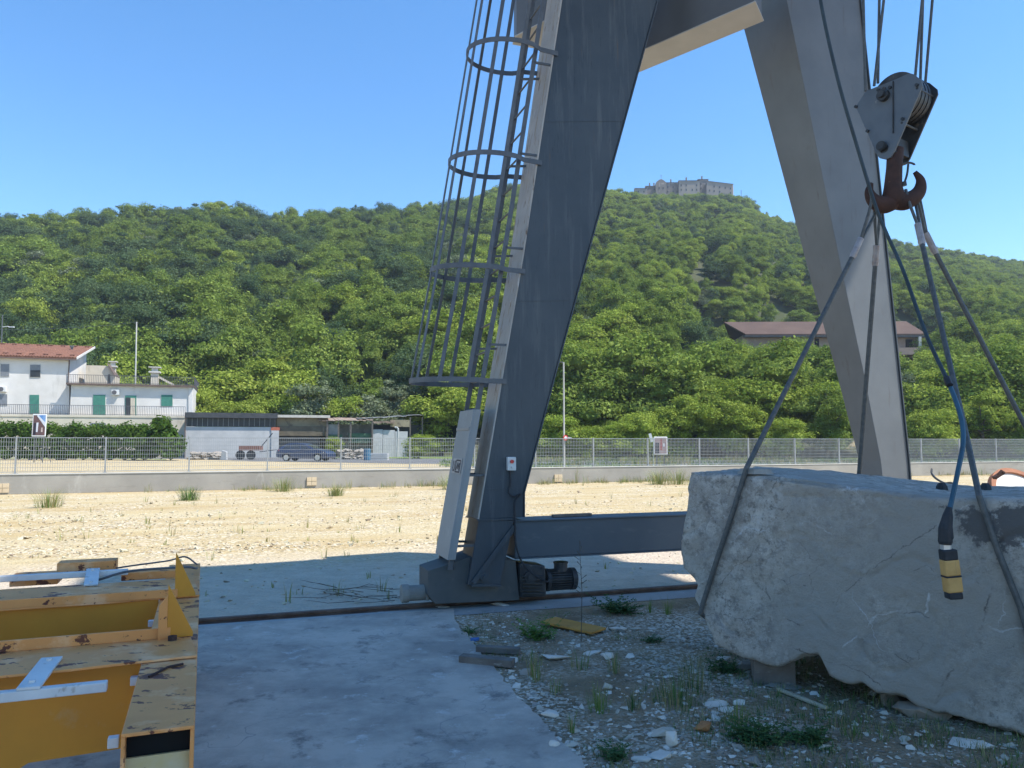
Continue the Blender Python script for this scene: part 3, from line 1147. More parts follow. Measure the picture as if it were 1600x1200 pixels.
for (x, yy, h, k) in near:
    px = 800 + FPX * x / yy
    zl = zone(px, yy)
    kn = names[k]
    tree(kn, x, yy, h, kind_word[kn] + ' ' + zl, kind_word[kn] + 's ' + zl.replace(',', ''), obj_name[kn], min(1.5, max(.68, rnd.lognormvariate(.03, .2))), parts=(yy < 104), z=hill_z(x, yy))

wood = [p for p in pts if id(p) not in nearset]
me = bpy.data.meshes.new('hillside_wood')
me.from_pydata([(x, yy, hill_z(x, yy) - .4) for x, yy, h, k in wood], [], [])
for nm, tp, data in (('scl', 'FLOAT', [h / 8 for x, yy, h, k in wood]), ('wid', 'FLOAT', [h / 8 * min(1.5, max(.62, rnd.lognormvariate(0, .24))) for x, yy, h, k in wood]), ('rot', 'FLOAT', [rnd.uniform(0, 6.28) for _ in wood]), ('kind', 'INT', [k for x, yy, h, k in wood])):
    at = me.attributes.new(nm, tp, 'POINT')
    at.data.foreach_set('value', data)
wo_ = bpy.data.objects.new('hillside_wood', me)
COL.objects.link(wo_)
tag(wo_, 'dense green wood covering the whole hillside up to its crest', 'wood', None, 'stuff')
src = bpy.data.collections.new('tree_sources')
for i, nm in enumerate(names):
    o = bpy.data.objects.new('source_%d' % i, KIND[nm][0])
    src.objects.link(o)
ng = bpy.data.node_groups.new('scatter', 'GeometryNodeTree')
ng.interface.new_socket('Geometry', in_out='INPUT', socket_type='NodeSocketGeometry')
ng.interface.new_socket('Geometry', in_out='OUTPUT', socket_type='NodeSocketGeometry')
gi, go = ng.nodes.new('NodeGroupInput'), ng.nodes.new('NodeGroupOutput')
ci = ng.nodes.new('GeometryNodeCollectionInfo')
ci.inputs['Collection'].default_value = src
ci.inputs['Separate Children'].default_value = True
ci.inputs['Reset Children'].default_value = True
ip = ng.nodes.new('GeometryNodeInstanceOnPoints')
ip.inputs['Pick Instance'].default_value = True


def nattr(name, tp):
    n = ng.nodes.new('GeometryNodeInputNamedAttribute')
    n.data_type = tp
    n.inputs['Name'].default_value = name
    return n.outputs['Attribute']


cx = ng.nodes.new('ShaderNodeCombineXYZ')
ng.links.new(nattr('rot', 'FLOAT'), cx.inputs[2])
e2r = ng.nodes.new('FunctionNodeEulerToRotation')
ng.links.new(cx.outputs[0], e2r.inputs[0])
cs = ng.nodes.new('ShaderNodeCombineXYZ')
sa_ = nattr('scl', 'FLOAT')
sw_ = nattr('wid', 'FLOAT')
for q in range(3):
    ng.links.new(sw_ if q < 2 else sa_, cs.inputs[q])
ng.links.new(gi.outputs[0], ip.inputs['Points'])
ng.links.new(ci.outputs[0], ip.inputs['Instance'])
ng.links.new(nattr('kind', 'INT'), ip.inputs['Instance Index'])
ng.links.new(e2r.outputs[0], ip.inputs['Rotation'])
ng.links.new(cs.outputs[0], ip.inputs['Scale'])
ng.links.new(ip.outputs[0], go.inputs[0])
mod = wo_.modifiers.new('scatter', 'NODES')
mod.node_group = ng

# ------------------------------------------------------------------ gantry crane
FP0 = RAIL0 - N * .26            # front plane of the A frame
crane = thing('gantry_crane', tuple(rail_at(.2)), 'tall grey steel gantry crane standing on splayed legs on the rail', 'crane')


def F(px, py, off=0.0):
    return PP(px, py, FP0 + N * off)


def leg(front, dep_bot, dep_top, name='leg'):
    zs = [p.z for p in front]
    z0, z1 = min(zs), max(zs)
    back = [p + N * lerp(dep_bot, dep_top, (p.z - z0) / (z1 - z0)) for p in front]
    b = MB()
    b.prism(front, N, 0, back)
    return b, back


# left leg (upper box, lower shoe, stiffener)
fl = [F(748, 812), F(818, 808), F(818, 770), F(868, 580), F(917, 400), F(1027, 0), F(1088, -220), F(911, -220), F(878, 0), F(818, 400), F(787, 580)]
b, back = leg(fl, .36, .52)
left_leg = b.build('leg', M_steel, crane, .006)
# weathered outer flange of the left leg, sunlit-ground bounce painted in, proud of the web edges
lo = [F(748, 812), F(787, 580), F(818, 400), F(878, 0), F(911, -220)]
zs0, zs1 = lo[0].z, lo[-1].z
b = MB()
for p, q in zip(lo, lo[1:]):
    dp, dq = lerp(.36, .52, (p.z - zs0) / (zs1 - zs0)), lerp(.36, .52, (q.z - zs0) / (zs1 - zs0))
    o = -T * .014
    b.prism([p - N * .012, q - N * .012, q + N * (dq + .012), p + N * (dp + .012)], o)
b.build('outer_flange', M_flange, left_leg)
ro = [F(818, 808), F(818, 770), F(868, 580), F(917, 400), F(1027, 0), F(1088, -220)]
b = MB()
for p, q in zip(ro, ro[1:]):
    b.prism([p - N * .014, q - N * .014, q + N * .4, p + N * .4], T * .012)
b.build('inner_flange', M_steel, left_leg)
for y0_, x0_, x1_ in ((764, 757, 816), (470, 807, 895), (190, 850, 973)):
    b = MB()
    b.bar(F(x0_, y0_) - N * .001, F(x1_, y0_ - 1) - N * .001, .010, .005, up=N)
    b.build('weld_seam', M_steel, left_leg)
b = MB()
sh = [F(731, 914), F(781, 914), F(803, 813), F(748, 813)]
b.prism([p - N * .004 for p in sh], N * .37)
shoe = b.build('leg_shoe', M_steel, crane, .004)
b = MB()
b.bar(F(738, 910) - N * .03, F(803, 822) - N * .03, .05, .012, up=N)
b.prism([F(736, 916) - N * .03, F(781, 916) - N * .03, F(781, 912) - N * .03, F(736, 912) - N * .03], N * .03)
c = F(755, 900)
b.cyl(c - N * .04, c, .045, 14)
b.cyl(c - N * .055, c - N * .03, .018, 6)
b.build('shoe_rib', M_steel, shoe)
b = MB()
b.prism([F(745, 814) - N * .016, F(806, 812) - N * .016, F(806, 809) - N * .016, F(745, 811) - N * .016], N * .4)
b.build('joint_plate', M_steel, shoe)

# right leg
fr = [F(1384, 790), F(1424, 790), F(1419, 720), F(1412, 655), F(1383, 380), F(1343, 0), F(1320, -220), F(1184, -220), F(1229, 0), F(1314, 417), F(1350, 586), F(1376, 720)]
b, back = leg(fr, .30, .98)
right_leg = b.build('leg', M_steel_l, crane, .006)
b = MB()
for p, q in zip([F(1424, 790), F(1419, 720), F(1383, 380), F(1343, 0)], [F(1419, 720), F(1383, 380), F(1343, 0), F(1320, -220)]):
    b.prism([p - N * .02, q - N * .02, q + N * .3, p + N * .3], T * .014)
b.build('edge_strip', M_steel, right_leg)
b = MB()
rb = [F(1352, 905), F(1440, 905), F(1424, 792), F(1384, 792)]
b.prism(rb, N * .34)
b.build('leg_shoe', M_steel, crane, .004)

# head of the A frame and girders
b = MB()
b.prism([F(905, -222), F(1330, -222), F(1330, -262), F(905, -262)], N * .6)
b.build('head_beam', M_steel, crane, .01)
GD = Vector((1, -1, 0)).normalized()
GW = Vector((1, 1, 0)).normalized()
gz = 6.4
for (f0, f1, w, s0, e) in (((807, 57), None, .42, None, 1), ((1009, 77), (1002, 106), .42, None, 2)):
    p = PZ(*f0, gz)
    if e == 1:
        st = PZ(803, 69, gz)
        poly = [p, p + GD * .62, p + GD * .62 + GW * w, st + T * .52, st]
    else:
        p0 = p - GD * .45
        poly = [p0, p + GD * 1.42, p + GD * 1.3 + GW * w, p0 + GW * w]
    b = MB()
    b.prism([q + Z * .012 for q in poly], Z * .62)
    gdr = b.build('girder', pm('girder_side_paint', (.10, .105, .11), (.13, .135, .14), 1, .5, 0), crane)
    b = MB()
    ctr = sum(poly, Vector()) / len(poly)
    b.prism([q + (q - ctr).normalized() * .02 for q in poly], Z * .012)
    b.build('bottom_flange', M_bounce_lit, gdr)
hm = (F(905, -242) + F(1330, -242)) / 2
b = MB()
gm = hm + N * .3 + Z * .36
b.obox(gm - N * 4.2, T * .28, N * 3.9, Z * .36)
b.build('main_girder', M_steel, crane, .01)
tp = Vector((2.75, 5.55, 6.75))
b = MB()
b.box(tp + Z * .5, 1.1, 3.2, .12)
b.box(tp + Z * .75 + T * .45, .08, 3.0, .4)
b.box(tp + Z * .75 - T * .45, .08, 3.0, .4)
b.cyl(tp + Z * .95 - N * .9, tp + Z * .95 + N * .9, .22, 18)
b.build('hoist_trolley', M_steel, crane)

# end carriage: left bogie and the hidden right one
YW = RAIL0 + N * 0.0


def R3(px, py, off):
    return PP(px, py, RAIL0 + N * off)


def bogie(shift, detail):
    d = T * shift
    b = MB()
    b.prism([p + d for p in (R3(669, 892, -.2), R3(740, 868, -.2), R3(806, 876, -.2), R3(812, 938, -.2), R3(680, 944, -.2), R3(669, 930, -.2))], N * .40)
    e = b.build('end_carriage', M_steel_g, crane, .006)
    for px in (703, 786):
        b = MB()
        c = R3(px, 930, 0) + d
        c.z = .051 + .115
        b.cyl(c - N * .05, c + N * .05, .115, 24)
        b.cyl(c - N * .075, c - N * .05, .135, 24)
        b.cyl(c + N * .05, c + N * .075, .135, 24)
        b.build('wheel', M_rust, crane, 0)
    b = MB()
    a = R3(668, 925, 0) + d
    b.cyl(a + T * .02, a - T * .20, .075, 18)
    b.cyl(a - T * .19, a - T * .26, .088, 18)
    b.cyl(a - T * .0, a - T * .03, .10, 4)
    b.build('buffer', M_buff, crane, .004)
    return e


M_steel_g = pm('dusty_grey_paint', (.105, .105, .098), (.075, .078, .076), 2.5, .7, 0, [(4, .56, .7, (.16, .15, .125)), (8, .66, .72, (.16, .10, .06))], .1, 25)
M_buff = pm('dusty_buffer', (.30, .28, .24), (.22, .21, .185), 8, .85)
bogie(0, True)
bogie(rail_at(4.62).x / T.x - rail_at(.12).x / T.x, False)

# drive gearbox and motor
b = MB()
gb = [R3(812, 880, -.24), R3(852, 884, -.24), R3(854, 932, -.24), R3(814, 934, -.24)]
b.prism(gb, N * .26)
gear = b.build('gearbox', M_dark, crane, .012)
b = MB()
for k in range(6):
    p = R3(815, 900 + k * 5.4, -.265)
    q = R3(848, 900 + k * 5.4, -.265)
    b.bar(p, q, .03, .010)
c = R3(829, 902, -.27)
b.cyl(c, c + N * .05, .062, 20)
b.cyl(c - N * .012, c + N * .02, .03, 14)
for px, py in ((816, 886), (848, 888), (850, 927), (817, 929)):
    c = R3(px, py, -.25)
    b.cyl(c - N * .008, c + N * .02, .012, 6)
b.build('housing_fins', M_dark, gear)
m0, m1 = R3(854, 906, -.12), R3(890, 904, -.12)
b = MB()
ax = (m1 - m0).normalized()
b.cyl(m0, m1, .085, 20)
for k in range(26):
    an = k / 26 * 2 * math.pi
    u = Z * math.cos(an) + ax.cross(Z) * math.sin(an)
    b.obox((m0 + m1) / 2 + u * .095, ax * ((m1 - m0).length / 2 - .01), u * .014, ax.cross(u) * .0035)
b.cyl(m1, m1 + ax * .05, .112, 20)
b.cyl(m1 + ax * .05, m1 + ax * .075, .10, 20, r2=.06)
b.cyl(m0 - ax * .02, m0 + ax * .015, .115, 18)
motor = b.build('motor', M_dark, crane)
b = MB()
jb = R3(876, 883, -.12)
b.cyl(jb - Z * .055, jb + Z * .02, .07, 12)
b.cyl(jb + Z * .02, jb + Z * .035, .078, 12)
b.build('terminal_box', M_dark, motor)
b = MB()
b.tube(catmull([F(795, 733) - N * .03, F(796, 755) - N * .03, F(793, 768) - N * .035, F(800, 775) - N * .04, F(812, 772) - N * .03, F(803, 784) - N * .03, F(802, 815) - N * .05,
                F(804, 855) - N * .06, F(818, 885) - N * .07, F(845, 905) - N * .12, R3(858, 904, -.23)], 5), .009, 6)
b.build('power_cable', M_black, crane)

# sill beam with a wooden strip lying on it
b = MB()
s0, s1 = F(805, 815, .02), F(805, 872, .02)
Ls = (F(1388, 790) - F(805, 790)).dot(T)
b.prism([s0, s0 + T * Ls, s1 + T * Ls, s1], N * .30)
M_sill = pm('sill_paint', (.070, .088, .104), (.095, .112, .125), 1.2, .5, 0, [(2.5, .58, .72, (.12, .135, .145), (1, 1, 3)), (7, .66, .72, (.15, .11, .08))], .06, 30, .004, spec=.4)
sill = b.build('sill_beam', M_sill, crane, .008)
b = MB()
b.prism([s0 + Z * .001 - N * .02, s0 + T * Ls + Z * .001 - N * .02, s0 + T * Ls + Z * .014 - N * .02, s0 + Z * .014 - N * .02], N * .34)
b.prism([s1 - N * .02, s1 + T * Ls - N * .02, s1 + T * Ls - Z * .012 - N * .02, s1 - Z * .012 - N * .02], N * .34)
b.build('beam_flange', M_sill, sill)
b = MB()
w0 = s0 + Z * .03 + N * .13 + T * .45
b.bar(w0, w0 + T * .45 + N * .03, .05, .028)
tag(b.build('wood_strip', M_timber, None, .003), 'short dark wooden strip lying on top of the grey sill beam', 'wood strip')

# emergency switch on the leg
b = MB()
b.prism([F(791, 714) - N * .05, F(804, 714) - N * .05, F(804, 735) - N * .05, F(791, 735) - N * .05], N * .05)
sw = b.build('switch_box', M_white, crane, .006)
b = MB()
c = F(797, 721) - N * .05
b.cyl(c - N * .02, c, .018, 14)
b.build('stop_button', M_red, sw)
b = MB()
c = F(798, 729) - N * .05
b.cyl(c - N * .015, c, .014, 14)
b.build('start_button', M_white, sw)

# ladder on the outer side of the left leg: two stiles, rungs, hoops, straps
OUT = -T


def on_leg(z):
    """point of the outer face of the left leg (front edge) at height z"""
    pts = lo
    for p, q in zip(pts, pts[1:]):
        if z <= q.z:
            return p.lerp(q, (z - p.z) / (q.z - p.z))
    return pts[-1]


LAX = (lo[-1] - lo[0]).normalized()
LOFF = .20
st = []
ladder_top = 7.6
for off in (.02, .42):
    b = MB()
    zz = [.40, 1.2, 2, 3, 4, 5, 6, 7, ladder_top]
    ptsL = [on_leg(z) + N * off + OUT * LOFF for z in zz]
    b.strip(ptsL, N * .018, OUT * .045)
    b.build('ladder_stile', M_galv, crane)
z = .5
while z < ladder_top - .1:
    b = MB()
    p = on_leg(z) + OUT * LOFF
    b.cyl(p + N * .03, p + N * .41, .011, 6)
    b.build('rung', M_galv, crane)
    z += .29
hz = [PP(782, 596, FP0).z, PP(808, 424, FP0).z, PP(834, 254, FP0).z, PP(864, 84, FP0).z]
hz.append(hz[-1] + (hz[-1] - hz[-2]))
HC, HRt, HRn = .42, .62, .36        # hoop shape
n0 = .22


def hoop_pts(z, k=30):
    base = on_leg(z)
    out = []
    out.append(base + N * (-.02) + T * .04)
    out.append(base + N * (-.04) + OUT * .16)
    for i in range(k + 1):
        an = math.pi * (-.5 - .12) + math.pi * (1.24) * i / k
        out.append(base + OUT * (.44 + HRt * .72 * math.cos(an)) + N * (n0 + HRn * math.sin(an)))
    out.append(base + N * (.48) + OUT * .16)
    out.append(base + N * (.46) + T * .03)
    return out


hoops = []
for z in hz:
    P_ = hoop_pts(z)
    n = len(P_)
    tv = []
    for i in range(n):
        d = (P_[min(i + 1, n - 1)] - P_[max(i - 1, 0)]).normalized()
        tv.append(d.cross(Z).normalized() * .008)
    b = MB()
    b.strip(P_, Z * .05, tv)
    b.build('cage_hoop', M_galv, crane)
    hoops.append(P_)
for k in (4, 9, 14, 17, 20, 25, 30):
    b = MB()
    line = [h[k] for h in hoops]
    c = on_leg(hz[0]) + OUT * .44 + N * n0
    rad = line[0] - c
    rad.z = 0
    rad.normalize()
    b.strip([p - rad * .009 for p in line], rad.cross(Z) * .04, rad * .008)
    b.build('cage_strap', M_galv, crane)
# anti-climb cover over the lower rungs
b = MB()
cv0, cv1 = on_leg(.50), on_leg(PP(745, 640, FP0).z)
o0 = OUT * (LOFF + .035)
b.prism([cv0 + o0 - N * .03, cv1 + o0 - N * .03, cv1 + o0 + N * .47, cv0 + o0 + N * .47], OUT * .02)
b.prism([cv0 + o0 - N * .03, cv1 + o0 - N * .03, cv1 + o0 - N * .022, cv0 + o0 - N * .022], T * .06)
b.bar(cv0.lerp(cv1, .87) + o0 + OUT * .024 - N * .02, cv0.lerp(cv1, .87) + o0 + OUT * .024 + N * .46, .01, .03)
cover = b.build('ladder_cover', pm('pale_cover_paint', (.31, .305, .29), (.26, .256, .245), 2, .5, 0, [(6, .62, .7, (.34, .33, .31))]), crane, .003)
b = MB()
q0, q1 = cv0.lerp(cv1, .565), cv0.lerp(cv1, .665)
oo = o0 + OUT * .0235
b.prism([q0 + oo + N * .04, q1 + oo + N * .04, q1 + oo + N * .36, q0 + oo + N * .36], OUT * .004)
plate = b.build('warning_plate', pm('plate_ground', (.40, .35, .31), (.46, .41, .37), 20, .5), cover)
b = MB()
oo = oo + OUT * .006
pu = (q1 - q0)


def pq(a, v):
    return q0 + oo + pu * v + N * (.36 - .32 * a)


def stroke(a, c, w=.016):
    b.bar(pq(*a), pq(*c), w, .002, up=OUT)


for a, c in (((.08, .85), (.08, .3)), ((.08, .3), (.14, .15)), ((.14, .15), (.22, .15)), ((.22, .15), (.27, .3)), ((.27, .3), (.27, .85)),
             ((.40, .1), (.40, .88)), ((.40, .88), (.90, .88)), ((.90, .88), (.90, .1)), ((.90, .1), (.40, .1)), ((.48, .2), (.62, .75)), ((.62, .75), (.66, .3)), ((.66, .3), (.80, .7)), ((.80, .7), (.82, .2))):
    stroke(a, c)
b.build('plate_drawing', pm('plate_ink', (.10, .085, .08)), plate)
# ladder foot brackets
for z in (.62, 1.3, 2.6, 3.6, 4.6, 5.6):
    p = on_leg(z)
    for a_, c_ in ((.02, .02), (.34, .42)):
        b = MB()
        b.bar(p + N * a_, p + N * c_ + OUT * LOFF, .018, .022)
        b.build('ladder_bracket', M_galv, crane)
b = MB()
b.bar(on_leg(.5) + OUT * LOFF + N * .03, R3(712, 915, -.1), .035, .035)
b.build('ladder_foot', M_galv, crane)

# ------------------------------------------------------------------ hook block
HY = 5.6
hk = thing('hook_block', tuple(PY(1400, 240, HY)), 'heavy grey hook block with black sheaves and rusty double hook on wire ropes', 'crane hook')
TH = Vector((.185, .135, 0))


def H(px, py, k=0.0):
    return PP(px, py, PY(1394, 170, HY - .07), TH.normalized()) + TH * k


pl = [H(*p) for p in ((1337, 167), (1341, 160), (1353, 142), (1396, 125), (1421, 114), (1428, 116), (1440, 126), (1441, 134), (1417, 190), (1397, 237), (1391, 246), (1383, 249), (1374, 247), (1367, 238), (1365, 230), (1355, 207))]
M_hook_plate = pm('hook_block_paint', (.095, .112, .13), (.125, .142, .158), 5, .5, 0, [(9, .62, .7, (.12, .135, .15)), (22, .68, .72, (.3, .29, .27))], .1, 30)
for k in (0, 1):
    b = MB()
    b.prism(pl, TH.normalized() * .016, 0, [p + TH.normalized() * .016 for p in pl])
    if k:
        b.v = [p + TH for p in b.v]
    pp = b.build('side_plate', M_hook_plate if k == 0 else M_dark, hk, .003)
    if k == 0:
        b = MB()
        b.bar(H(1396, 127, -.02), H(1396, 208, -.02), .007, .012, up=TH)
        b.build('plate_seam', M_dark, pp)
        b = MB()
        for (px, py, r, d) in ((1382, 150, .043, .04), (1382, 150, .024, .065), (1379, 229, .036, .03), (1379, 229, .028, .036)):
            c = H(px, py)
            b.cyl(c - TH.normalized() * d, c, r, 18)
            b.build('pin', M_dark, pp)
            b = MB()
        for (px, py) in ((1338, 167), (1356, 205), (1433, 133), (1411, 186), (1373, 141), (1382, 139), (1391, 137)):
            c = H(px, py)
            b = MB()
            b.cyl(c - TH.normalized() * .014, c, .013, 6)
            b.build('plate_bolt', M_dark, pp)
sc_ = H(1396, 150)
tn = TH.normalized()
b = MB()
for q in (.16, .38, .60, .82):
    c = sc_ + TH * q
    b.cyl(c - tn * .018, c + tn * .004, .178, 40)
    b.cyl(c + tn * .004, c + tn * .010, .15, 40)
    b.cyl(c + tn * .010, c + tn * .024, .175, 40)
b.cyl(sc_ + TH * .05, sc_ + TH * .98, .05, 20)
b.build('sheave', M_dark, hk)
b = MB()
for px, py in ((1436, 138), (1412, 192)):
    b.cyl(H(px - 3, py), H(px - 3, py, .98), .010, 8)
c = H(1381, 232)
b.cyl(c, c + TH, .035, 16)
b.obox(H(1391, 226, .5), TH * .42, TH.cross(Z).normalized() * .03, Z * .06)
b.build('spacer', M_dark, hk)
# ramshorn hook
HC_ = lambda px, py: PY(px, py, HY - .01) + TH * .05
b = MB()
k_ = HY / FPX
b.tube([HC_(1398, 232), HC_(1396, 262), HC_(1394, 290), HC_(1395, 312), HC_(1396, 322)], [.058, .056, .062, .085, .06], 14)
hook = b.build('hook', M_rust, hk, 0, True)
for side in (0, 1):
    if side == 0:
        pth = [(1396, 311), (1382, 319), (1370, 317), (1361, 309), (1357, 298), (1360, 286)]
    else:
        pth = [(1396, 311), (1412, 314), (1426, 308), (1436, 296), (1437, 281), (1428, 268)]
    b = MB()
    pp = catmull([HC_(*p) for p in pth], 5)
    rr = [lerp(.072, .016, (i / (len(pp) - 1)) ** 1.5) for i in range(len(pp))]
    b.tube(pp, rr, 12)
    b.build('horn', M_rust, hook, 0, True)
b = MB()
b.tube(catmull([HC_(1418, 256), HC_(1416, 272), HC_(1411, 288)], 4), .008, 6)
b.tube(catmull([HC_(1405, 257), HC_(1414, 254), HC_(1422, 254), HC_(1429, 257)], 4), [.008] * 12 + [.003], 6)
b.cyl(HC_(1411, 290), HC_(1410, 284), .022, 10)
b.build('latch', M_dark, hook)
# hoist ropes up to the trolley
for (x0, y0, x1, y1, d) in ((1352, 132, 1349, 0, 0), (1367, 124, 1381, 0, .25), (1372, 120, 1374, 0, .5), (1430, 120, 1441, 0, .35), (1438, 130, 1442, 0, .6), (1446, 128, 1457, 0, .95)):
    b = MB()
    a = PY(x0, y0, HY - .07 + TH.y * d)
    c = PY(x1, y1, HY - .07 + TH.y * d)
    d_ = (c - a).normalized()
    b.tube([a - d_ * .05, a + d_ * ((7.5 - a.z) / d_.z)], .0105, 7)
    b.build('hoist_rope', M_rope, hk)

# ------------------------------------------------------------------ stone block
BL = PY(1075, 736, 5.55)
BL.z = 0
BF = Vector((1.6, -1.25, 0)).normalized()
BB = Vector((-BF.y, BF.x, 0))
BT = 1.42


def K(px, py):
    return PP(px, py, BL, BB)


def s_of(p):
    return (p - BL).dot(BF)


topc = [(s_of(K(x, y)), K(x, y).z) for x, y in ((1075, 736), (1200, 744), (1342, 762), (1467, 777), (1600, 779))]
topc.append((3.0, topc[-1][1] + .02))
botc = [(s_of(K(x, y)), K(x, y).z) for x, y in ((1112, 1008), (1160, 1030), (1200, 1040), (1225, 1038), (1245, 1030), (1262, 1024), (1280, 1030), (1296, 1058), (1320, 1070), (1345, 1066), (1365, 1080), (1400, 1088), (1430, 1104), (1480, 1115), (1530, 1138), (1600, 1156))]
botc.append((3.0, .0))
leftc = sorted([(K(x, y).z, s_of(K(x, y))) for x, y in ((1076, 736), (1072, 760), (1072, 800), (1064, 840), (1061, 865), (1066, 888), (1082, 903), (1088, 915), (1084, 935), (1096, 960), (1108, 985), (1115, 1008))])
SL = 3.0
me = bpy.data.meshes.new('stone_block')
NA, NBZ, NC = 150, 64, 48
verts, faces, crust, bleach = [], [], [], []
vid = {}


def bl_point(a, bq, c):
    """a along 0..1, bq height 0..1, c depth 0..1"""
    for _ in range(2):
        s_guess = a * SL
        zb, zt = interp(s_guess, botc) + .06 * c, interp(s_guess, topc)
        z = lerp(zb, zt, bq)
        ls = interp(z, leftc) + .1 * c * (1 - c)
        s_guess = lerp(ls, SL, a)
        zb, zt = interp(s_guess, botc) + .05 * c, interp(s_guess, topc)
        zb += .022 * mnoise.noise((s_guess * 9, 1.5, c * 4)) + .012 * mnoise.noise((s_guess * 24, 4.5, c * 9))
        z = lerp(zb, zt, bq)
    p = BL + BF * s_guess + BB * (c * BT) + Z * z
    return p, s_guess, z


def vget(i, j, k):
    key = (i, j, k)
    if key in vid:
        return vid[key]
    a, bq, c = i / NA, j / NBZ, k / NC
    p, s, z = bl_point(a, bq, c)
    n = Vector((0, 0, 0))
    if k == 0:
        n -= BB
    if k == NC:
        n += BB
    if i == 0:
        n -= BF
    if j == 0:
        n -= Z
    if j == NBZ:
        n += Z
    nl = max(n.length, 1)
    q = p * 1.0
    amp = mnoise.fractal(q * 1.1, .9, 2.1, 6) * .014 + mnoise.fractal(q * 8, .7, 2, 5) * .008 + mnoise.noise(q * 26) * .004
    rid = abs(mnoise.noise(q * 2.3 + Vector((5, 1, 2))))
    if rid < .035:
        amp -= (.035 - rid) * .35
    if j == NBZ:
        amp *= .6
    chips = mnoise.noise(q * 4.0 + Vector((0, 3, 9)))
    if n.length > 1.1:
        amp -= .012 + max(0, chips) * .05
    p = p + n / nl * amp
    # pits low on the face
    vid[key] = len(verts)
    verts.append(p)
    cr = max(0, 1 - math.hypot((s - 2.02) / .55, (z - 1.15) / .30)) if k == 0 else 0
    if k == 0:
        cr = max(cr, .38 * max(0, 1 - math.hypot((s - 1.6) / .6, (z - 1.25) / .09)), .45 * max(0, 1 - math.hypot((s - 1.93 - .25 * (z - .85)) / .07, (z - .9) / .35)))
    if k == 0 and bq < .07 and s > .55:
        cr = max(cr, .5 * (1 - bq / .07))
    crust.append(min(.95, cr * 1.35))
    bl = max(0, 1 - math.hypot((s - 2.13) / .22, (z - 1.03 - (s - 2.1) * -.25) / .085)) if k == 0 else 0
    bleach.append(min(1, bl * 2))
    return vid[key]


for i in range(NA):
    for j in range(NBZ):
        faces.append((vget(i, j, 0), vget(i + 1, j, 0), vget(i + 1, j + 1, 0), vget(i, j + 1, 0)))
        faces.append((vget(i, j, NC), vget(i, j + 1, NC), vget(i + 1, j + 1, NC), vget(i + 1, j, NC)))
    for k in range(NC):
        faces.append((vget(i, NBZ, k), vget(i + 1, NBZ, k), vget(i + 1, NBZ, k + 1), vget(i, NBZ, k + 1)))
        faces.append((vget(i, 0, k), vget(i, 0, k + 1), vget(i + 1, 0, k + 1), vget(i + 1, 0, k)))
for j in range(NBZ):
    for k in range(NC):
        faces.append((vget(0, j, k), vget(0, j + 1, k), vget(0, j + 1, k + 1), vget(0, j, k + 1)))
        faces.append((vget(NA, j, k), vget(NA, j, k + 1), vget(NA, j + 1, k + 1), vget(NA, j + 1, k)))
me.from_pydata(verts, [], faces)
me.materials.append(M_stone)
for nm, data in (('crust', crust), ('bleach', bleach)):
    at = me.attributes.new(nm, 'FLOAT', 'POINT')
    at.data.foreach_set('value', data)
bm = bmesh.new()
bm.from_mesh(me)
bmesh.ops.recalc_face_normals(bm, faces=bm.faces)
bm.to_mesh(me)
bm.free()
me.polygons.foreach_set('use_smooth', [True] * len(me.polygons))
blk = bpy.data.objects.new('stone_block', me)
COL.objects.link(blk)
tag(blk, 'huge rough grey marble block lying in slings on the ground at the right', 'stone block')


def top_z(s):
    return interp(s, topc)


# slings
def sling(name_label, eyes, fer, rope, rad=.0175, eye_r=.012):
    t = thing('wire_sling', tuple(PY(*eyes[0][0], HY)), name_label, 'wire sling', 'wire slings on the double hook')
    b = MB()
    for e in eyes:
        b.tube(catmull([PY(x, y, yy) for (x, y, yy) in e], 4), eye_r, 7)
    b.build('eye', M_rope, t)
    b = MB()
    a, c = PY(*fer[0]), PY(*fer[1])
    b.cyl(a, c, .023, 10)
    d = (c - a).normalized()
    b.tube([c, c + d * .03], [.026, .02], 10)
    b.build('ferrule', M_ferr, t)
    b = MB()
    b.tube(rope, rad, 9)
    b.build('rope', M_rope, t)
    return t


def eyes2(p0, p1, y):
    return PY(*p0, y), PY(*p1, y)


def kf(px, py, d=.02):
    return K(px, py) - BB * d


def PYt(px, py, y):
    return (px, py, y)


# front left: over the top front edge, down the face, under the block
fl_top = kf(1167, 735, .012) + Z * .012
t = thing('wire_sling', tuple(PY(1362, 320, HY)), 'black wire sling from the left horn down the left front face of the stone', 'wire sling', 'wire slings on the double hook')


def make_sling(t, strands, f0, f1, rope, rad=.0175):
    b = MB()
    for s_ in strands:
        b.tube(catmull(s_, 4), .0115, 7)
    b.build('eye', M_rope, t)
    b = MB()
    b.cyl(f0, f1, .024, 10)
    d = (f1 - f0).normalized()
    b.tube([f1, f1 + d * .035], [.027, .02], 10)
    b.build('ferrule', M_ferr, t)
    b = MB()
    b.tube(rope, rad, 9)
    b.build('rope', M_rope, t)


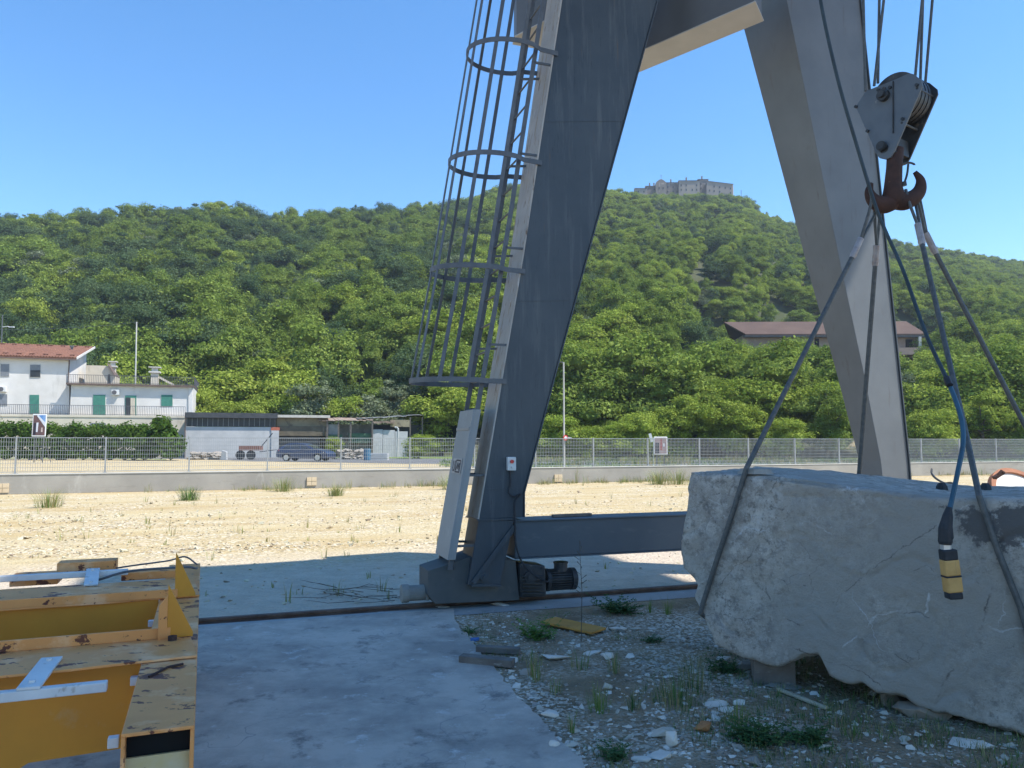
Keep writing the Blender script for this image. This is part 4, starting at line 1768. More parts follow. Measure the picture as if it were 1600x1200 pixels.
hy0 = HY + .02
make_sling(t, [[PY(1359, 296, hy0 - .06), PY(1361, 318, hy0 - .06), PY(1345, 374, hy0 - .02)], [PY(1372, 312, hy0 + .05), PY(1369, 330, hy0 + .03), PY(1347, 374, hy0 - .02)]],
           PY(1345, 373, hy0 - .02), PY(1334, 397, hy0 - .04),
           [PY(1334, 397, hy0 - .04), fl_top, kf(1150, 790), kf(1120, 880), kf(1101, 940), kf(1097, 957, .03), kf(1104, 975, .01) + BB * .1, kf(1120, 985, 0) + BB * .5, kf(1150, 985, 0) + BB * 1.2])
t = thing('wire_sling', tuple(PY(1370, 330, HY)), 'black wire sling hanging steeply from the left horn to the back edge of the stone', 'wire sling', 'wire slings on the double hook')
bk = PP(1341, 740, BL + BB * BT, BB)
make_sling(t, [[PY(1366, 318, hy0 + .02), PY(1367, 345, hy0 + .05), PY(1370, 384, hy0 + .12)], [PY(1376, 318, hy0 + .08), PY(1374, 345, hy0 + .1), PY(1370, 384, hy0 + .12)]],
           PY(1370, 383, hy0 + .12), PY(1368, 408, hy0 + .16), [PY(1368, 408, hy0 + .16), bk + Z * .0 + BB * .03, bk + BB * .05 - Z * 1.0])
t = thing('wire_sling', tuple(PY(1425, 310, HY)), 'black wire sling from the right horn down the right front face of the stone', 'wire sling', 'wire slings on the double hook')
fr_top = kf(1531, 779, .012) + Z * .012
make_sling(t, [[PY(1415, 296, hy0 - .06), PY(1421, 318, hy0 - .08), PY(1434, 352, hy0 - .1)], [PY(1428, 308, hy0 + .04), PY(1432, 325, hy0 - .02), PY(1437, 352, hy0 - .1)]],
           PY(1434, 350, hy0 - .1), PY(1440, 377, hy0 - .14),
           [PY(1440, 377, hy0 - .14), PY(1473, 520, 5.18), PY(1508, 672, 4.75), fr_top, kf(1560, 860), kf(1596, 950), kf(1625, 1050), kf(1645, 1150, .03), kf(1650, 1163, 0) + BB * .12, kf(1650, 1163, 0) + BB * 1.0])
t = thing('wire_sling', tuple(PY(1435, 320, HY)), 'black wire sling slanting from the right horn out of the picture at the right', 'wire sling', 'wire slings on the double hook')
kr = BL + BF * 2.7 + BB * (BT + .02) + Z * 1.3
make_sling(t, [[PY(1431, 306, hy0 - .03), PY(1438, 330, hy0 + .02), PY(1446, 366, hy0 + .06)], [PY(1436, 306, hy0 + .06), PY(1441, 330, hy0 + .05), PY(1448, 366, hy0 + .06)]],
           PY(1446, 364, hy0 + .06), PY(1459, 390, hy0 + .06), [PY(1459, 390, hy0 + .06), PY(1600, 662, 5.62), PY(1640, 740, 5.6), PY(1650, 800, 5.62)])

# pendant control
pc = thing('pendant_control', tuple(PY(1486, 900, 4.25)), 'tan and black pendant controller hanging on a blue cable before the stone', 'crane remote')
cab = [(1280, -60, 5.3), (1282, 0, 5.3), (1308, 120, 5.3), (1341, 235, 5.3), (1368, 322, 5.28), (1384, 362, 5.25), (1412, 425, 5.15), (1448, 525, 4.9), (1482, 598, 4.7), (1501, 650, 4.52), (1505, 690, 4.42), (1497, 735, 4.34), (1487, 782, 4.28), (1483, 800, 4.26)]
cp_ = catmull([PY(*p) for p in cab], 6)
b = MB()
spl = next(i for i, p in enumerate(cp_) if p.y < 4.72)
b.tube(cp_[:spl + 1], .0125, 8)
b.build('cable', pm('dark_cable_sheath', (.025, .035, .04), (.04, .06, .07), 4, .5), pc)
b = MB()
b.tube(cp_[spl:], .014, 8)
b.build('blue_cable', M_bluecab, pc)
b = MB()
j = PY(1488, 600, 4.66)
b.tube([PY(1479, 590, 4.7), PY(1484, 602, 4.66)], .02, 8)
b.build('tape_wrap', M_black, pc)
PCY = 4.25
b = MB()
b.tube([PY(1483, 792, PCY), PY(1481, 806, PCY), PY(1477, 826, PCY), PY(1477, 846, PCY), PY(1477, 851, PCY)], [.014, .026, .034, .036, .03], 10)
b.tube([PY(1484, 810, PCY - .01), PY(1486, 840, PCY - .02), PY(1483, 846, PCY - .02)], [.01, .014, .01], 8)
b.build('cable_boot', M_black, pc)
b = MB()
b.obox(PY(1477, 855, PCY), Vector((.018, 0, 0)), Vector((0, .018, 0)), Z * .014)
b.tube([PY(1485, 838, PCY - .01), PY(1486, 860, PCY - .01)], .003, 6)
b.build('collar', pm('bright_metal', (.55, .56, .57), None, rough=.35, metal=.6), pc)


def pbox(nm, y0, y1, mt, w, x0, x1, grow=1.0):
    b = MB()
    a, c = PY(x0, y0, PCY), PY(x1, y1, PCY)
    ax = (c - a)
    sx = (Vector((1, 0, 0)) - ax.normalized() * ax.normalized().x).normalized()
    sy = Vector((0, 1, 0))
    b.obox((a + c) / 2, ax / 2, sx * (w / 2), sy * .032)
    return b.build(nm, mt, pc, .008)


pbox('top_cap', 858, 875, M_black, .076, 1480.5, 1482.5)
pbox('handle', 874, 899, M_tan, .082, 1482.5, 1486.0)
pbox('middle_band', 898.5, 901.5, M_black, .086, 1486, 1486.4)
pbox('handle', 901, 925, M_tan, .083, 1486.4, 1489.5)
pbox('bottom_cap', 924.5, 935.5, M_black, .074, 1489.5, 1490.5)

# flat stone chip on the block
b = MB()
q = K(1172, 728) + BB * .10
rr = random.Random(4)
ring = [q + BF * (.13 * math.cos(a)) + BB * (.10 * math.sin(a)) * rr.uniform(.8, 1.1) for a in [i * .7 for i in range(9)]]
for p in ring:
    p.z = top_z(.3) + .0
b.prism(ring, Z * .028, 0, [ (p + (q - p) * .25) + Z * (.03 + top_z(.3) - p.z) for p in ring])
for v_ in b.v[9:]:
    v_.z = top_z(.3) + .035
tag(b.build('stone_chip', M_stoneg, None, 0), 'flat grey stone chip lying on the top left of the marble block under a sling', 'stone chip')

# ------------------------------------------------------------------ yellow lifting frame
FZ = .75
E0 = PZ(304, 1133, FZ)                      # near right top corner of the end beam
FNv = PZ(313, 880, FZ) - E0
LW = FNv.length
FNv = FNv / LW
FTv = Vector((FNv.y, -FNv.x, 0))
frame = thing('lifting_frame', (E0.x, E0.y, 0), 'worn yellow steel lifting frame with white side bars lying at the bottom left', 'lifting frame')


def fw(px, py, z=FZ):
    """distance along the end beam of a picture point at height z"""
    return (PZ(px, py, z) - E0).dot(FNv)


def FR(u, w, z=FZ):
    p = E0 - FTv * u + FNv * w
    return Vector((p.x, p.y, z))


UW, UH = .205, .34
b = MB()
th = .012
b.prism([FR(0, 0, FZ), FR(UW, 0, FZ), FR(UW, LW, FZ), FR(0, LW, FZ)], -Z * th)
b.prism([FR(0, .002, FZ - th), FR(th, .002, FZ - th), FR(th, LW, FZ - th), FR(0, LW, FZ - th)], -Z * (UH - 2 * th))
b.prism([FR(UW, .002, FZ - th), FR(UW - th, .002, FZ - th), FR(UW - th, LW, FZ - th), FR(UW, LW, FZ - th)], -Z * (UH - 2 * th))
b.prism([FR(0, 0, FZ - UH + th), FR(UW, 0, FZ - UH + th), FR(UW, LW, FZ - UH + th), FR(0, LW, FZ - UH + th)], -Z * th)
endb = b.build('end_beam', M_yellow, frame, .003)
b = MB()
b.prism([FR(th, .03, FZ - .085), FR(UW - th, .03, FZ - .085), FR(UW - th, .03, FZ - UH + th), FR(th, .03, FZ - UH + th)], FNv * .01)
b.build('end_plate', pm('chalked_yellow', (.50, .36, .14), (.56, .48, .34), 4, .6, 0, [(10, .66, .7, (.2, .1, .06))]), endb)
b = MB()
b.prism([FR(th, .05, FZ - th), FR(UW - th, .05, FZ - th), FR(UW - th, .05, FZ - .09), FR(th, .05, FZ - .09)], FNv * .004)
b.cyl(FR(.065, .0295, FZ - .185), FR(.065, .0275, FZ - .185), .034, 20)
b.build('slot', M_holeblack, endb)
for w in (.18, LW - .3):
    b = MB()
    b.prism([FR(.03, w, FZ - UH), FR(UW - .03, w, FZ - UH), FR(UW - .03, w, 0), FR(.03, w, 0)], FNv * .14)
    b.build('leg', M_yellow, frame, .004)
wA, wB = fw(222, 1040), fw(270, 1000)         # near beam flange, near and far edge
wC, wD = fw(275, 937), fw(270, 908)           # far beam flange
UL = 4.6


def long_beam(w0, w1, lip_w, web_w, nm):
    b = MB()
    b.prism([FR(.0, w0 + .03, FZ + .003), FR(.03, w1, FZ + .003), FR(UW + .02, w1, FZ + .003), FR(UL, w1, FZ + .003), FR(UL, w0, FZ + .003), FR(UW + .24, w0, FZ + .003), FR(UW + .02, w0 + .02, FZ + .003)], Z * .010)
    o = b.build('side_beam', M_yellow, frame, .002)
    b = MB()
    b.prism([FR(UW * .55, lip_w, FZ + .013), FR(UL, lip_w, FZ + .013), FR(UL, lip_w, FZ + .058), FR(UW * .55, lip_w, FZ + .058)], FNv * .014)
    b.build('lip', M_yellow, o, .002)
    b = MB()
    b.prism([FR(UW + .004, web_w, FZ + .002), FR(UL, web_w, FZ + .002), FR(UL, web_w, FZ - .62), FR(UW + .85, web_w, FZ - .62), FR(UW + .38, web_w, FZ - .34), FR(UW + .004, web_w, FZ - .33)], FNv * .014)
    b.build('web', M_orange, o)
    return o


nb = long_beam(wA, wB, wB - .012, wA + .07, 'n')
fb = long_beam(wC, wD, wC, wC + .03, 'f')
# inner web of the far beam carried on clips, fins, bars and brackets
for w in (wB - .01, wC + .005):
    b = MB()
    h = .235 if w < 1.6 else .25
    b.prism([FR(UW * .62, w, FZ + .012), FR(UW * .62, w, FZ + .012 + h), FR(.02, w, FZ + .03), FR(.02, w, FZ + .012)], FNv * .013)
    b.build('fin', M_orange, frame, .002)
# fin plates run slightly along the beam as well
b = MB()
for w in (wB - .01, wC + .005):
    b.prism([FR(UW * .62, w, FZ + .012), FR(UW * .62 + .035, w - .03, FZ + .012), FR(UW * .62 + .035, w - .03, FZ + .16), FR(UW * .62, w, FZ + .2)], FNv * .012)
    break
b.build('fin_stiffener', M_yellow, frame)
pw = fw(190, 1066, .735)
for w, z, u0, nm in ((pw, .728, UW + .10, 0), (wD + .13, FZ + .055, UW + .22, 1)):
    b = MB()
    b.bar(FR(u0, w, z), FR(UL, w, z), .038, .036)
    b.v[:] = b.v
    o = b.build('guard_bar', M_whitebar, frame, .004)
for (u, w0, w1) in ((UW + .33, wA + .16, pw - .02), (UW + .40, wD - .10, wD + .16)):
    b = MB()
    z0, z1 = FZ + .022, (.752 if w1 < w0 else FZ + .08)
    b.bar(FR(u, w0, z0), FR(u + .02, w1, z1), .075, .010)
    for f_ in (.12, .85):
        p = FR(u, w0, z0).lerp(FR(u + .02, w1, z1), f_)
        b.cyl(p, p + Z * .014, .011, 6)
    b.build('bar_bracket', M_whitebar, frame, .001)
b = MB()
for u, w in ((UW + .02, wA + .02), (UW + .02, fw(245, 955)), (UW + .03, fw(205, 1125))):
    b.obox(FR(u, w, FZ - .06), -FTv * .016, FNv * .016, Z * .016)
b.build('weld_clip', M_whitebar, frame, .003)
b = MB()
b.obox(FR(UW + .48, wD + .42, FZ + .05), FTv * .17, FNv * .07, Z * .05)
b.obox(FR(UW + .1, wD + .2, FZ + .02), FTv * .16, FNv * .05, Z * .025)
b.obox(FR(UW + .75, wD + .30, FZ + .02), FTv * .13, FNv * .09, Z * .03)
b.build('mounting_block', M_yellow, frame, .005)
b = MB()
b.obox(FR(2.05, wA + .23, FZ + .04), FTv * .13, FNv * .10, Z * .03)
b.obox(FR(1.42, wA + .30, FZ + .035), FTv * .16, FNv * .05, Z * .022)
b.build('pad', M_orange, frame, .004)
b = MB()
b.tube(catmull([FR(UW + .42, wD + .4, FZ + .03), FR(UW + .2, wD + .36, FZ + .06), FR(UW, wD + .42, FZ + .07), FR(.1, wD + .5, FZ + .08), FR(.02, wD + .45, FZ + .03)], 6), .006, 6)
b.tube(catmull([FR(UW + .38, wD + .1, FZ + .02), FR(UW + .2, wD + .05, FZ + .07), FR(.1, wD + .02, FZ + .08), FR(.03, wD + .08, FZ + .06), FR(.02, wD + .3, FZ + .03)], 6), .008, 6)
b.build('cable', M_galv, frame)
b = MB()
b.cyl(FR(UW * .5, wB - .06, FZ + .012), FR(UW * .5, wB - .06, FZ + .032), .02, 6)
b.tube([FR(.165, wA - .18, FZ + .003), FR(.10, wA - .08, FZ + .006), FR(.05, wA - .05, FZ + .004)], .005, 5)
b.build('bolt', M_rust, frame)

# ------------------------------------------------------------------ boundary wall and fence
W0 = PZ(-250, 778)
W1r = PZ(1070, 751)
WT = (W1r - W0)
WT.z = 0
WT.normalize()
WNr = Vector((-WT.y, WT.x, 0))
wl = 95.0
wall = thing('boundary_wall', tuple(W0), 'long low grey concrete wall carrying the mesh fence across the yard', 'wall')
b = MB()
WH = .60
b.prism([W0, W0 + WT * wl, W0 + WT * wl + WNr * .25, W0 + WNr * .25], Z * WH)
b.build('wall_body', M_wall, wall, .008)
b = MB()
b.prism([W0 - WNr * .02 + Z * (WH + .001), W0 + WT * wl - WNr * .02 + Z * (WH + .001), W0 + WT * wl + WNr * .27 + Z * (WH + .001), W0 + WNr * .27 + Z * (WH + .001)], Z * .03)
b.build('coping', M_coping, wall)
for px in (4, 487, 872):
    p = PP(px, 752 if px > 200 else 765, W0, WNr)
    b = MB()
    sx, sz = .17, .14
    z = max(.2, min(.36, p.z))
    for k in range(2):
        for q in range(2):
            c = Vector((p.x, p.y, z)) + WT * ((k - .5) * sx) + Z * ((q - .5) * sz * 1.05)
            b.obox(c - WNr * .025, WT * (sx * .47), WNr * .025, Z * (sz * .48))
    b.build('inset_block', pm('pale_tufa', (.62, .50, .34), (.55, .43, .28), 5, .9), wall)
fence = thing('mesh_fence', tuple(W0 + Z * WH), 'galvanised grid fence standing on the low concrete wall', 'fence')
FHt = 1.10
px_posts = [163 - 126 * 2.0, 37, 163]
sp_ = 2.5
d0 = (PP(163, 740, W0, WNr) - W0).dot(WT)
k0 = int(d0 // sp_)
d = d0 - k0 * sp_
zb = WH + .032
while d < wl - 3:
    c = W0 + WT * d + WNr * .12
    b = MB()
    b.obox(c + Z * (zb + FHt / 2 + .02), WT * .022, WNr * .03, Z * (FHt / 2 + .03))
    b.obox(c + Z * (zb + .006), WT * .06, WNr * .06, Z * .006)
    b.build('post', M_fence, fence)
    b = MB()
    n = 37
    for i in range(1, n):
        q = c + WT * (sp_ * i / n)
        b.obox(q + Z * (zb + .05 + FHt / 2), WT * .0032, WNr * .011, Z * (FHt / 2 - .02))
    for k in range(9):
        z = zb + .05 + k * (FHt - .03) / 8
        thk = .011 if k in (0, 8) else .005
        b.obox(c + WT * (sp_ / 2) + Z * z, WT * (sp_ / 2), WNr * .007, Z * thk)
    b.build('mesh_panel', M_fence, fence, 0, False, False)
    d += sp_

# ------------------------------------------------------------------ roadside things
def poster(px0, px1, py0, py1, y, label, art, tilt=0.0, kick=True):
    c = PY((px0 + px1) / 2, (py0 + py1) / 2, y)
    w, h = (px1 - px0) / FPX * y, (py1 - py0) / FPX * y
    t = thing('poster_stand', (c.x, c.y, 0), label, 'poster board')
    ex = Vector((1, .15, 0)).normalized()
    ez = Vector((-tilt, 0, 1)).normalized()
    en = ex.cross(ez)
    b = MB()
    b.obox(c, ex * (w / 2), en * .04, ez * (h / 2))
    b.build('board', pm('poster_border', (.72, .72, .71)), t, .02)
    for (nm, poly, mt) in art:
        b = MB()
        b.prism([c + ex * ((u - .5) * w) + ez * ((v - .5) * h) + en * .0405 for u, v in poly], en * (.004 + .003 * (ord(nm[0]) - 97) * ('x' in nm)))
        b.build('print', mt, t)
    for s in (-.3, .3):
        b = MB()
        p = c + ex * (s * w)
        b.bar((p.x, p.y + .06, 0), (p.x, p.y + .06, c.z), .05, .05)
        if kick:
            b.bar((p.x, p.y + .06, c.z - h * .5), (p.x + .1, p.y + 1.0, 0), .04, .04)
        b.build('leg', M_galv, t)
    return t


P_brown = pm('print_brown', (.16, .085, .075), (.10, .07, .08), 2)
P_sky = pm('print_blue', (.08, .22, .50), (.30, .42, .60), 2)
P_white = pm('print_white', (.60, .62, .66))
P_dark = pm('print_dark', (.03, .03, .045))
P_red = pm('print_red', (.36, .08, .07), (.25, .06, .06), 2)
P_skin = pm('print_pale', (.52, .42, .38))
poster(51.5, 71.5, 647, 682, 60, 'white framed poster board showing a brown arcade under blue sky, by the hedge', [
    ('a', [(.06, .05), (.94, .05), (.94, .95), (.06, .95)], P_brown), ('bx', [(.42, .95), (.94, .95), (.94, .50)], P_sky), ('dx', [(.94, .62), (.94, .42), (.30, .93), (.40, .95)], P_white),
    ('cx', [(.30, .20), (.42, .20), (.45, .62), (.30, .62)], P_white), ('ex', [(.12, .08), (.28, .08), (.28, .60), (.14, .60)], P_dark), ('fx', [(.66, .20), (.78, .20), (.76, .40), (.68, .40)], P_skin)], -.02)
poster(1021.5, 1043, 682.5, 710, 46, 'white framed poster board with reddish figures standing in the meadow behind the fence', [
    ('a', [(.06, .05), (.94, .05), (.94, .95), (.06, .95)], pm('print_mauve', (.24, .17, .18), (.34, .26, .26), 3)), ('bx', [(.42, .25), (.60, .25), (.58, .92), (.46, .92)], P_red), ('cx', [(.66, .45), (.78, .45), (.76, .62), (.67, .62)], P_white),
    ('dx', [(.08, .06), (.38, .06), (.36, .66), (.10, .66)], P_dark)], 0, True)
c = PY(1017, 684, 47.5)
b = MB()
b.bar((c.x + .15, c.y, 0), (c.x + .15, c.y, c.z), .04, .04)
b.obox(c, Vector((.08, 0, .02)), Vector((0, .04, 0)), Vector((-.06, 0, .26)))
tag(b.build('small_sign', M_white), 'small white tilted board on a thin post left of the framed poster', 'sign')

# street lamp with a red round sign seen nearly edge on
yl = 43.0
p = PY(881.5, 735, yl)
lp = thing('street_lamp', (p.x, p.y, 0), 'slim pale street lamp column behind the fence right of the left crane leg', 'street lamp')
tpz = PY(880, 566, yl).z
b = MB()
b.tube([(p.x, p.y, 0), (p.x, p.y, tpz)], [.055, .04], 8)
b.build('column', pm('lamp_paint', (.50, .49, .45), (.40, .39, .36), 3), lp)
b = MB()
b.tube([(p.x, p.y, tpz - .05), (p.x - .08, p.y + .1, tpz + .02), (p.x - .22, p.y + .3, tpz + .03)], .03, 6)
b.obox(Vector((p.x - .3, p.y + .45, tpz + .03)), Vector((.06, 0, 0)), Vector((-.1, .22, 0)), Z * .03)
b.build('lamp_head', M_galv, lp)
sgn = PY(883.5, 684, yl - .1)
rs = thing('round_sign', tuple(sgn), 'small red and white round sign fixed to the street lamp column', 'road sign')
b = MB()
dn = Vector((.45, -.9, 0)).normalized()
b.cyl(sgn, sgn + dn * .02, .15, 24)
b.build('face', M_red, rs)
b = MB()
b.cyl(sgn + dn * .0205, sgn + dn * .024, .085, 20)
b.build('centre', M_white, rs)
b = MB()
b.prism([sgn + Vector((.12, 0, .05)), sgn + Vector((.36, 0, .01)), sgn + Vector((.34, 0, -.02)), sgn + Vector((.10, 0, -.06))], Vector((0, .03, 0)))
b.build('arrow_plate', M_white, rs)
# poles by the white house
pl_ = PY(213, 600, 92)
top_ = PY(213.5, 503, 92)
up_ = thing('utility_pole', (pl_.x, pl_.y, 0), 'slim pale utility pole behind the terrace of the white house', 'utility pole')
b = MB()
b.tube([(pl_.x, pl_.y, 0), tuple(top_)], [.11, .075], 8)
b.build('pole', M_coping, up_)
b = MB()
b.bar(top_ - Z * .15 - Vector((.25, 0, 0)), top_ - Z * .15 + Vector((.25, 0, 0)), .05, .05)
b.build('crossarm', M_galv, up_)
wr = PY(-60, 516, 110)
b = MB()
b.tube(catmull([top_, top_.lerp(PY(160, 509, 95), 1), PY(60, 514, 102), wr], 6), .02, 5)
tag(b.build('overhead_wire', M_galv), 'thin overhead wire running left from the slim utility pole', 'wire')
q = PY(3, 560, 90)
qt = PY(4, 492, 90)
sl2 = thing('street_lamp', (q.x, q.y, 0), 'street lamp with a short white arm above the tiled roof at the left edge', 'street lamp')
b = MB()
b.tube([(q.x, q.y, 0), tuple(qt)], [.09, .06], 8)
b.build('column', M_galv, sl2)
b = MB()
a_ = PY(4, 511, 90)
b.tube([a_, PY(12, 510, 90), PY(17, 511, 90)], .045, 6)
b.obox(PY(18, 511, 90), Vector((.3, 0, 0)), Vector((0, .12, 0)), Z * .06)
b.build('lamp_head', M_white, sl2)

# ------------------------------------------------------------------ blue car on the road
CY = 64.0
cc = PY(478.5, 719.5, CY)
cdir = (PZ(640, 720.5) - PZ(430, 718))
cdir = Vector((1, -.18, 0)).normalized()
cside = Vector((-cdir.y, cdir.x, 0))
car = thing('parked_car', (cc.x, cc.y, 0.012), 'dark blue estate hatchback on the road behind the fence', 'car')
CL = 4.55


def CRP(x, z, s=0):
    return Vector((cc.x, cc.y, .012)) + cdir * x + cside * s + Z * z


prof = [(-2.22, .32), (-2.26, .62), (-2.20, .92), (-2.02, 1.08), (-1.62, 1.34), (-1.30, 1.45), (-.70, 1.50), (-.05, 1.47), (.35, 1.36), (1.02, 1.02), (1.55, .93), (2.02, .80), (2.22, .62), (2.25, .38), (2.10, .25), (1.75, .24), (1.72, .45), (1.55, .62), (1.36, .67), (1.17, .62), (1.02, .45), (1.0, .24),
        (-1.0, .24), (-1.02, .45), (-1.17, .62), (-1.36, .67), (-1.55, .62), (-1.72, .45), (-1.75, .26)]
b = MB()
hw = .88


def wdt(z):
    return hw - max(0, z - .85) * .34


n = len(prof)
fr_ = [CRP(x, z, -wdt(z)) for x, z in prof]
bk_ = [CRP(x, z, wdt(z)) for x, z in prof]
b.prism(fr_, Z, 0, bk_)
M_carblue = pm('car_blue_paint', (.02, .034, .085), None, rough=.3, metal=.1, spec=.6)
b.build('body', M_carblue, car, .03)
M_glass = pm('dark_glass', (.03, .036, .042), None, rough=.06, spec=.8)
for side in (-1, 1):
    for poly in ([(-1.72, 1.02), (-1.45, 1.30), (-1.12, 1.37), (-1.08, 1.03)], [(-1.0, 1.03), (-1.03, 1.38), (-.62, 1.42), (-.22, 1.41), (-.20, 1.02)], [(-.12, 1.02), (-.13, 1.40), (.10, 1.35), (.72, 1.04), (.70, 1.01)]):
        b = MB()
        b.prism([CRP(x, z, side * (wdt(z) + .004)) for x, z in poly], cside * (side * .006))
        b.build('window', M_glass, car)
b = MB()
b.prism([CRP(.36, 1.365, -.58), CRP(1.0, 1.04, -.74), CRP(1.0, 1.04, .74), CRP(.36, 1.365, .58)], Z * .012 + cdir * .008)
b.build('windscreen', M_glass, car)
b = MB()
b.prism([CRP(-1.64, 1.345, -.58), CRP(-2.02, 1.10, -.72), CRP(-2.02, 1.10, .72), CRP(-1.64, 1.345, .58)], Z * .012 - cdir * .008)
b.build('rear_window', M_glass, car)
for x in (-1.36, 1.36):
    for s in (-1, 1):
        b = MB()
        b.cyl(CRP(x, .315, s * .66), CRP(x, .315, s * .87), .315, 24)
        wh = b.build('wheel', M_black, car, .02)
        b = MB()
        b.cyl(CRP(x, .315, s * .865), CRP(x, .315, s * .885), .22, 20)
        for k in range(5):
            a = k * 2 * math.pi / 5
            b.bar(CRP(x, .315, s * .89), CRP(x + .2 * math.cos(a), .315 + .2 * math.sin(a), s * .89), .02, .06)
        b.build('rim', pm('alloy', (.45, .45, .46), None, rough=.3, metal=.6), wh)
for s in (-1, 1):
    b = MB()
    b.prism([CRP(2.06, .66, s * .50), CRP(2.16, .62, s * .5), CRP(1.86, .70, s * .875), CRP(1.82, .78, s * .86)], cside * (s * .03) + cdir * .03)
    b.build('headlight', M_white, car)
    b = MB()
    b.prism([CRP(-2.20, .82, s * .55), CRP(-2.18, .96, s * .55), CRP(-1.98, .96, s * .86), CRP(-2.02, .84, s * .88)], cside * (s * .02) - cdir * .02)
    b.build('tail_light', M_red, car)
    b = MB()
    b.obox(CRP(.62, 1.06, s * .95), cdir * .07, cside * .09, Z * .055)
    b.build('wing_mirror', M_carblue, car, .02)
    for x in (-.55, .28):
        b = MB()
        b.obox(CRP(x - .3, .90, s * .885), cdir * .09, cside * .015, Z * .014)
        b.build('door_handle', M_carblue, car)

# ------------------------------------------------------------------ hedge and bush by the white house
def leafy_run(name, lumps, n_leaf, size, mat, label, cat, seed):
    rng = np.random.default_rng(seed)
    v = leaf_cloud([(np.array(c), r) for c, r in lumps], n_leaf, size, rng, .6)
    verts, faces = v.tolist(), np.arange(len(v)).reshape(-1, 4).tolist()
    for c, r in lumps:
        o = len(verts)
        bmx = bmesh.new()
        bmesh.ops.create_icosphere(bmx, subdivisions=1, radius=r * .66)
        for q in bmx.verts:
            verts.append([q.co.x + c[0], q.co.y + c[1], q.co.z + c[2]])
        bmx.verts.index_update()
        faces += [[w.index + o for w in fc.verts] for fc in bmx.faces]
        bmx.free()
    me = bpy.data.meshes.new(name)
    me.from_pydata(verts, [], faces)
    me.materials.append(mat)
    o = bpy.data.objects.new(name, me)
    COL.objects.link(o)
    return tag(o, label, cat)


hr = random.Random(5)
lumps = []
for px in range(-70, 228, 7):
    x = at_px(px, 68.5)
    top = 662 + hr.uniform(-6, 7)
    zt = CAMH + (690 - top) / FPX * 68.5
    for k in range(3):
        r = hr.uniform(.55, .8)
        lumps.append(((x + hr.uniform(-.3, .3), 68.5 + hr.uniform(-.4, .4), max(.4, (zt - r) * (k + .5) / 2.6)), r))
    lumps.append(((x, 68.5, zt - .6), .62))
leafy_run('hedge', lumps, 22000, .12, L_hedge, 'long ragged green hedge below the white house', 'hedge', 31)
lumps = []
for i in range(26):
    px, py = hr.uniform(228, 276), hr.uniform(652, 708)
    sh_ = 1 - abs(px - 252) / 34
    zt = CAMH + (690 - (700 - 52 * sh_)) / FPX * 67.5
    for f_ in (.25, .6, .95):
        lumps.append(((at_px(px, 66.6), 66.6 + hr.uniform(-.8, .8), max(.5, (zt - .5) * f_)), hr.uniform(.45, .75)))
leafy_run('shrub', lumps, 9500, .16, L_hedge, 'tall rounded green shrub at the right end of the hedge', 'shrub', 33)

# ------------------------------------------------------------------ white house
M_plaster = pm('white_plaster', (.66, .635, .595), (.57, .545, .50), .5, .9, 0, [(.8, .58, .72, (.46, .44, .40), (1, 1, .25))], .1, 6)
M_plaster2 = pm('cream_plaster', (.60, .54, .43), (.52, .46, .36), .6, .9, 0, [(1.1, .6, .72, (.42, .37, .29), (1, 1, .3))], .1, 6)
M_tile = pm('roof_tiles', (.22, .105, .068), (.165, .08, .056), 1.2, .9, 0, [(3, .56, .66, (.32, .16, .10)), (1.8, .64, .72, (.30, .22, .10))], .6, 5, .05)
M_green = pm('green_shutter', (.06, .21, .155), (.045, .165, .125), 3, .6)
M_win = pm('window_dark', (.025, .03, .036), (.04, .045, .05), 2, .3, spec=.3)
M_roll = pm('grey_roller', (.20, .215, .235), (.16, .175, .19), 4, .6)
M_iron = pm('iron_rail', (.10, .10, .11), None, rough=.6)
M_brownedge = pm('brown_edge', (.16, .115, .095), (.12, .09, .08), 3, .8)
HO = PY(107, 600, 78)
HO.z = 0
HN, HT = N.copy(), T.copy()
house = thing('house', tuple(HO), 'white two storey house with tiled roof and a lower terraced wing at the left', 'house')


def HP(px, py, off=0.0):
    return PP(px, py, HO + HN * off, HN)


def hbox(px0, px1, py0, py1, off, depth, name, mat, parent=None, bev=0, mb=None):
    b = mb or MB()
    b.prism([HP(px0, py0, off), HP(px1, py0, off), HP(px1, py1, off), HP(px0, py1, off)], HN * depth)
    if mb is None:
        return b.build(name, mat, parent or house, bev)


D = 8.6
# main block with mono-pitch top
e_l, e_r = HP(-170, 559), HP(108, 560)
gl, gr = HP(-170, 720), HP(108, 720)
gl.z = gr.z = 0
e_l.z = e_r.z
rise = 2.0
b = MB()
b.add([gl, gr, e_r, e_l, gl + HN * D, gr + HN * D, e_r + HN * D + Z * rise, e_l + HN * D + Z * rise],
      [(0, 1, 2, 3), (1, 5, 6, 2), (5, 4, 7, 6), (4, 0, 3, 7), (3, 2, 6, 7), (0, 4, 5, 1)])
b.build('wall', M_plaster, house)
b = MB()
ov = .5
ux = (HN * D + Z * rise).normalized()
un = HT.cross(ux).normalized()
A_, B_ = e_l - ux * ov - HT * .3 + un * .02, e_r - ux * ov + HT * .75 + un * .02
Lr = (HN * D + Z * rise).length + 2 * ov
b.prism([A_, B_, B_ + ux * Lr, A_ + ux * Lr], un * .16)
roof = b.build('roof', M_tile, house)
b = MB()
nrow = int((B_ - A_).length / .26)
for i in range(nrow):
    p = A_ + HT * (.13 + .26 * i) + un * .16
    b.tube([p, p + ux * Lr], .075, 6)
b.build('tile_rows', M_tile, roof)
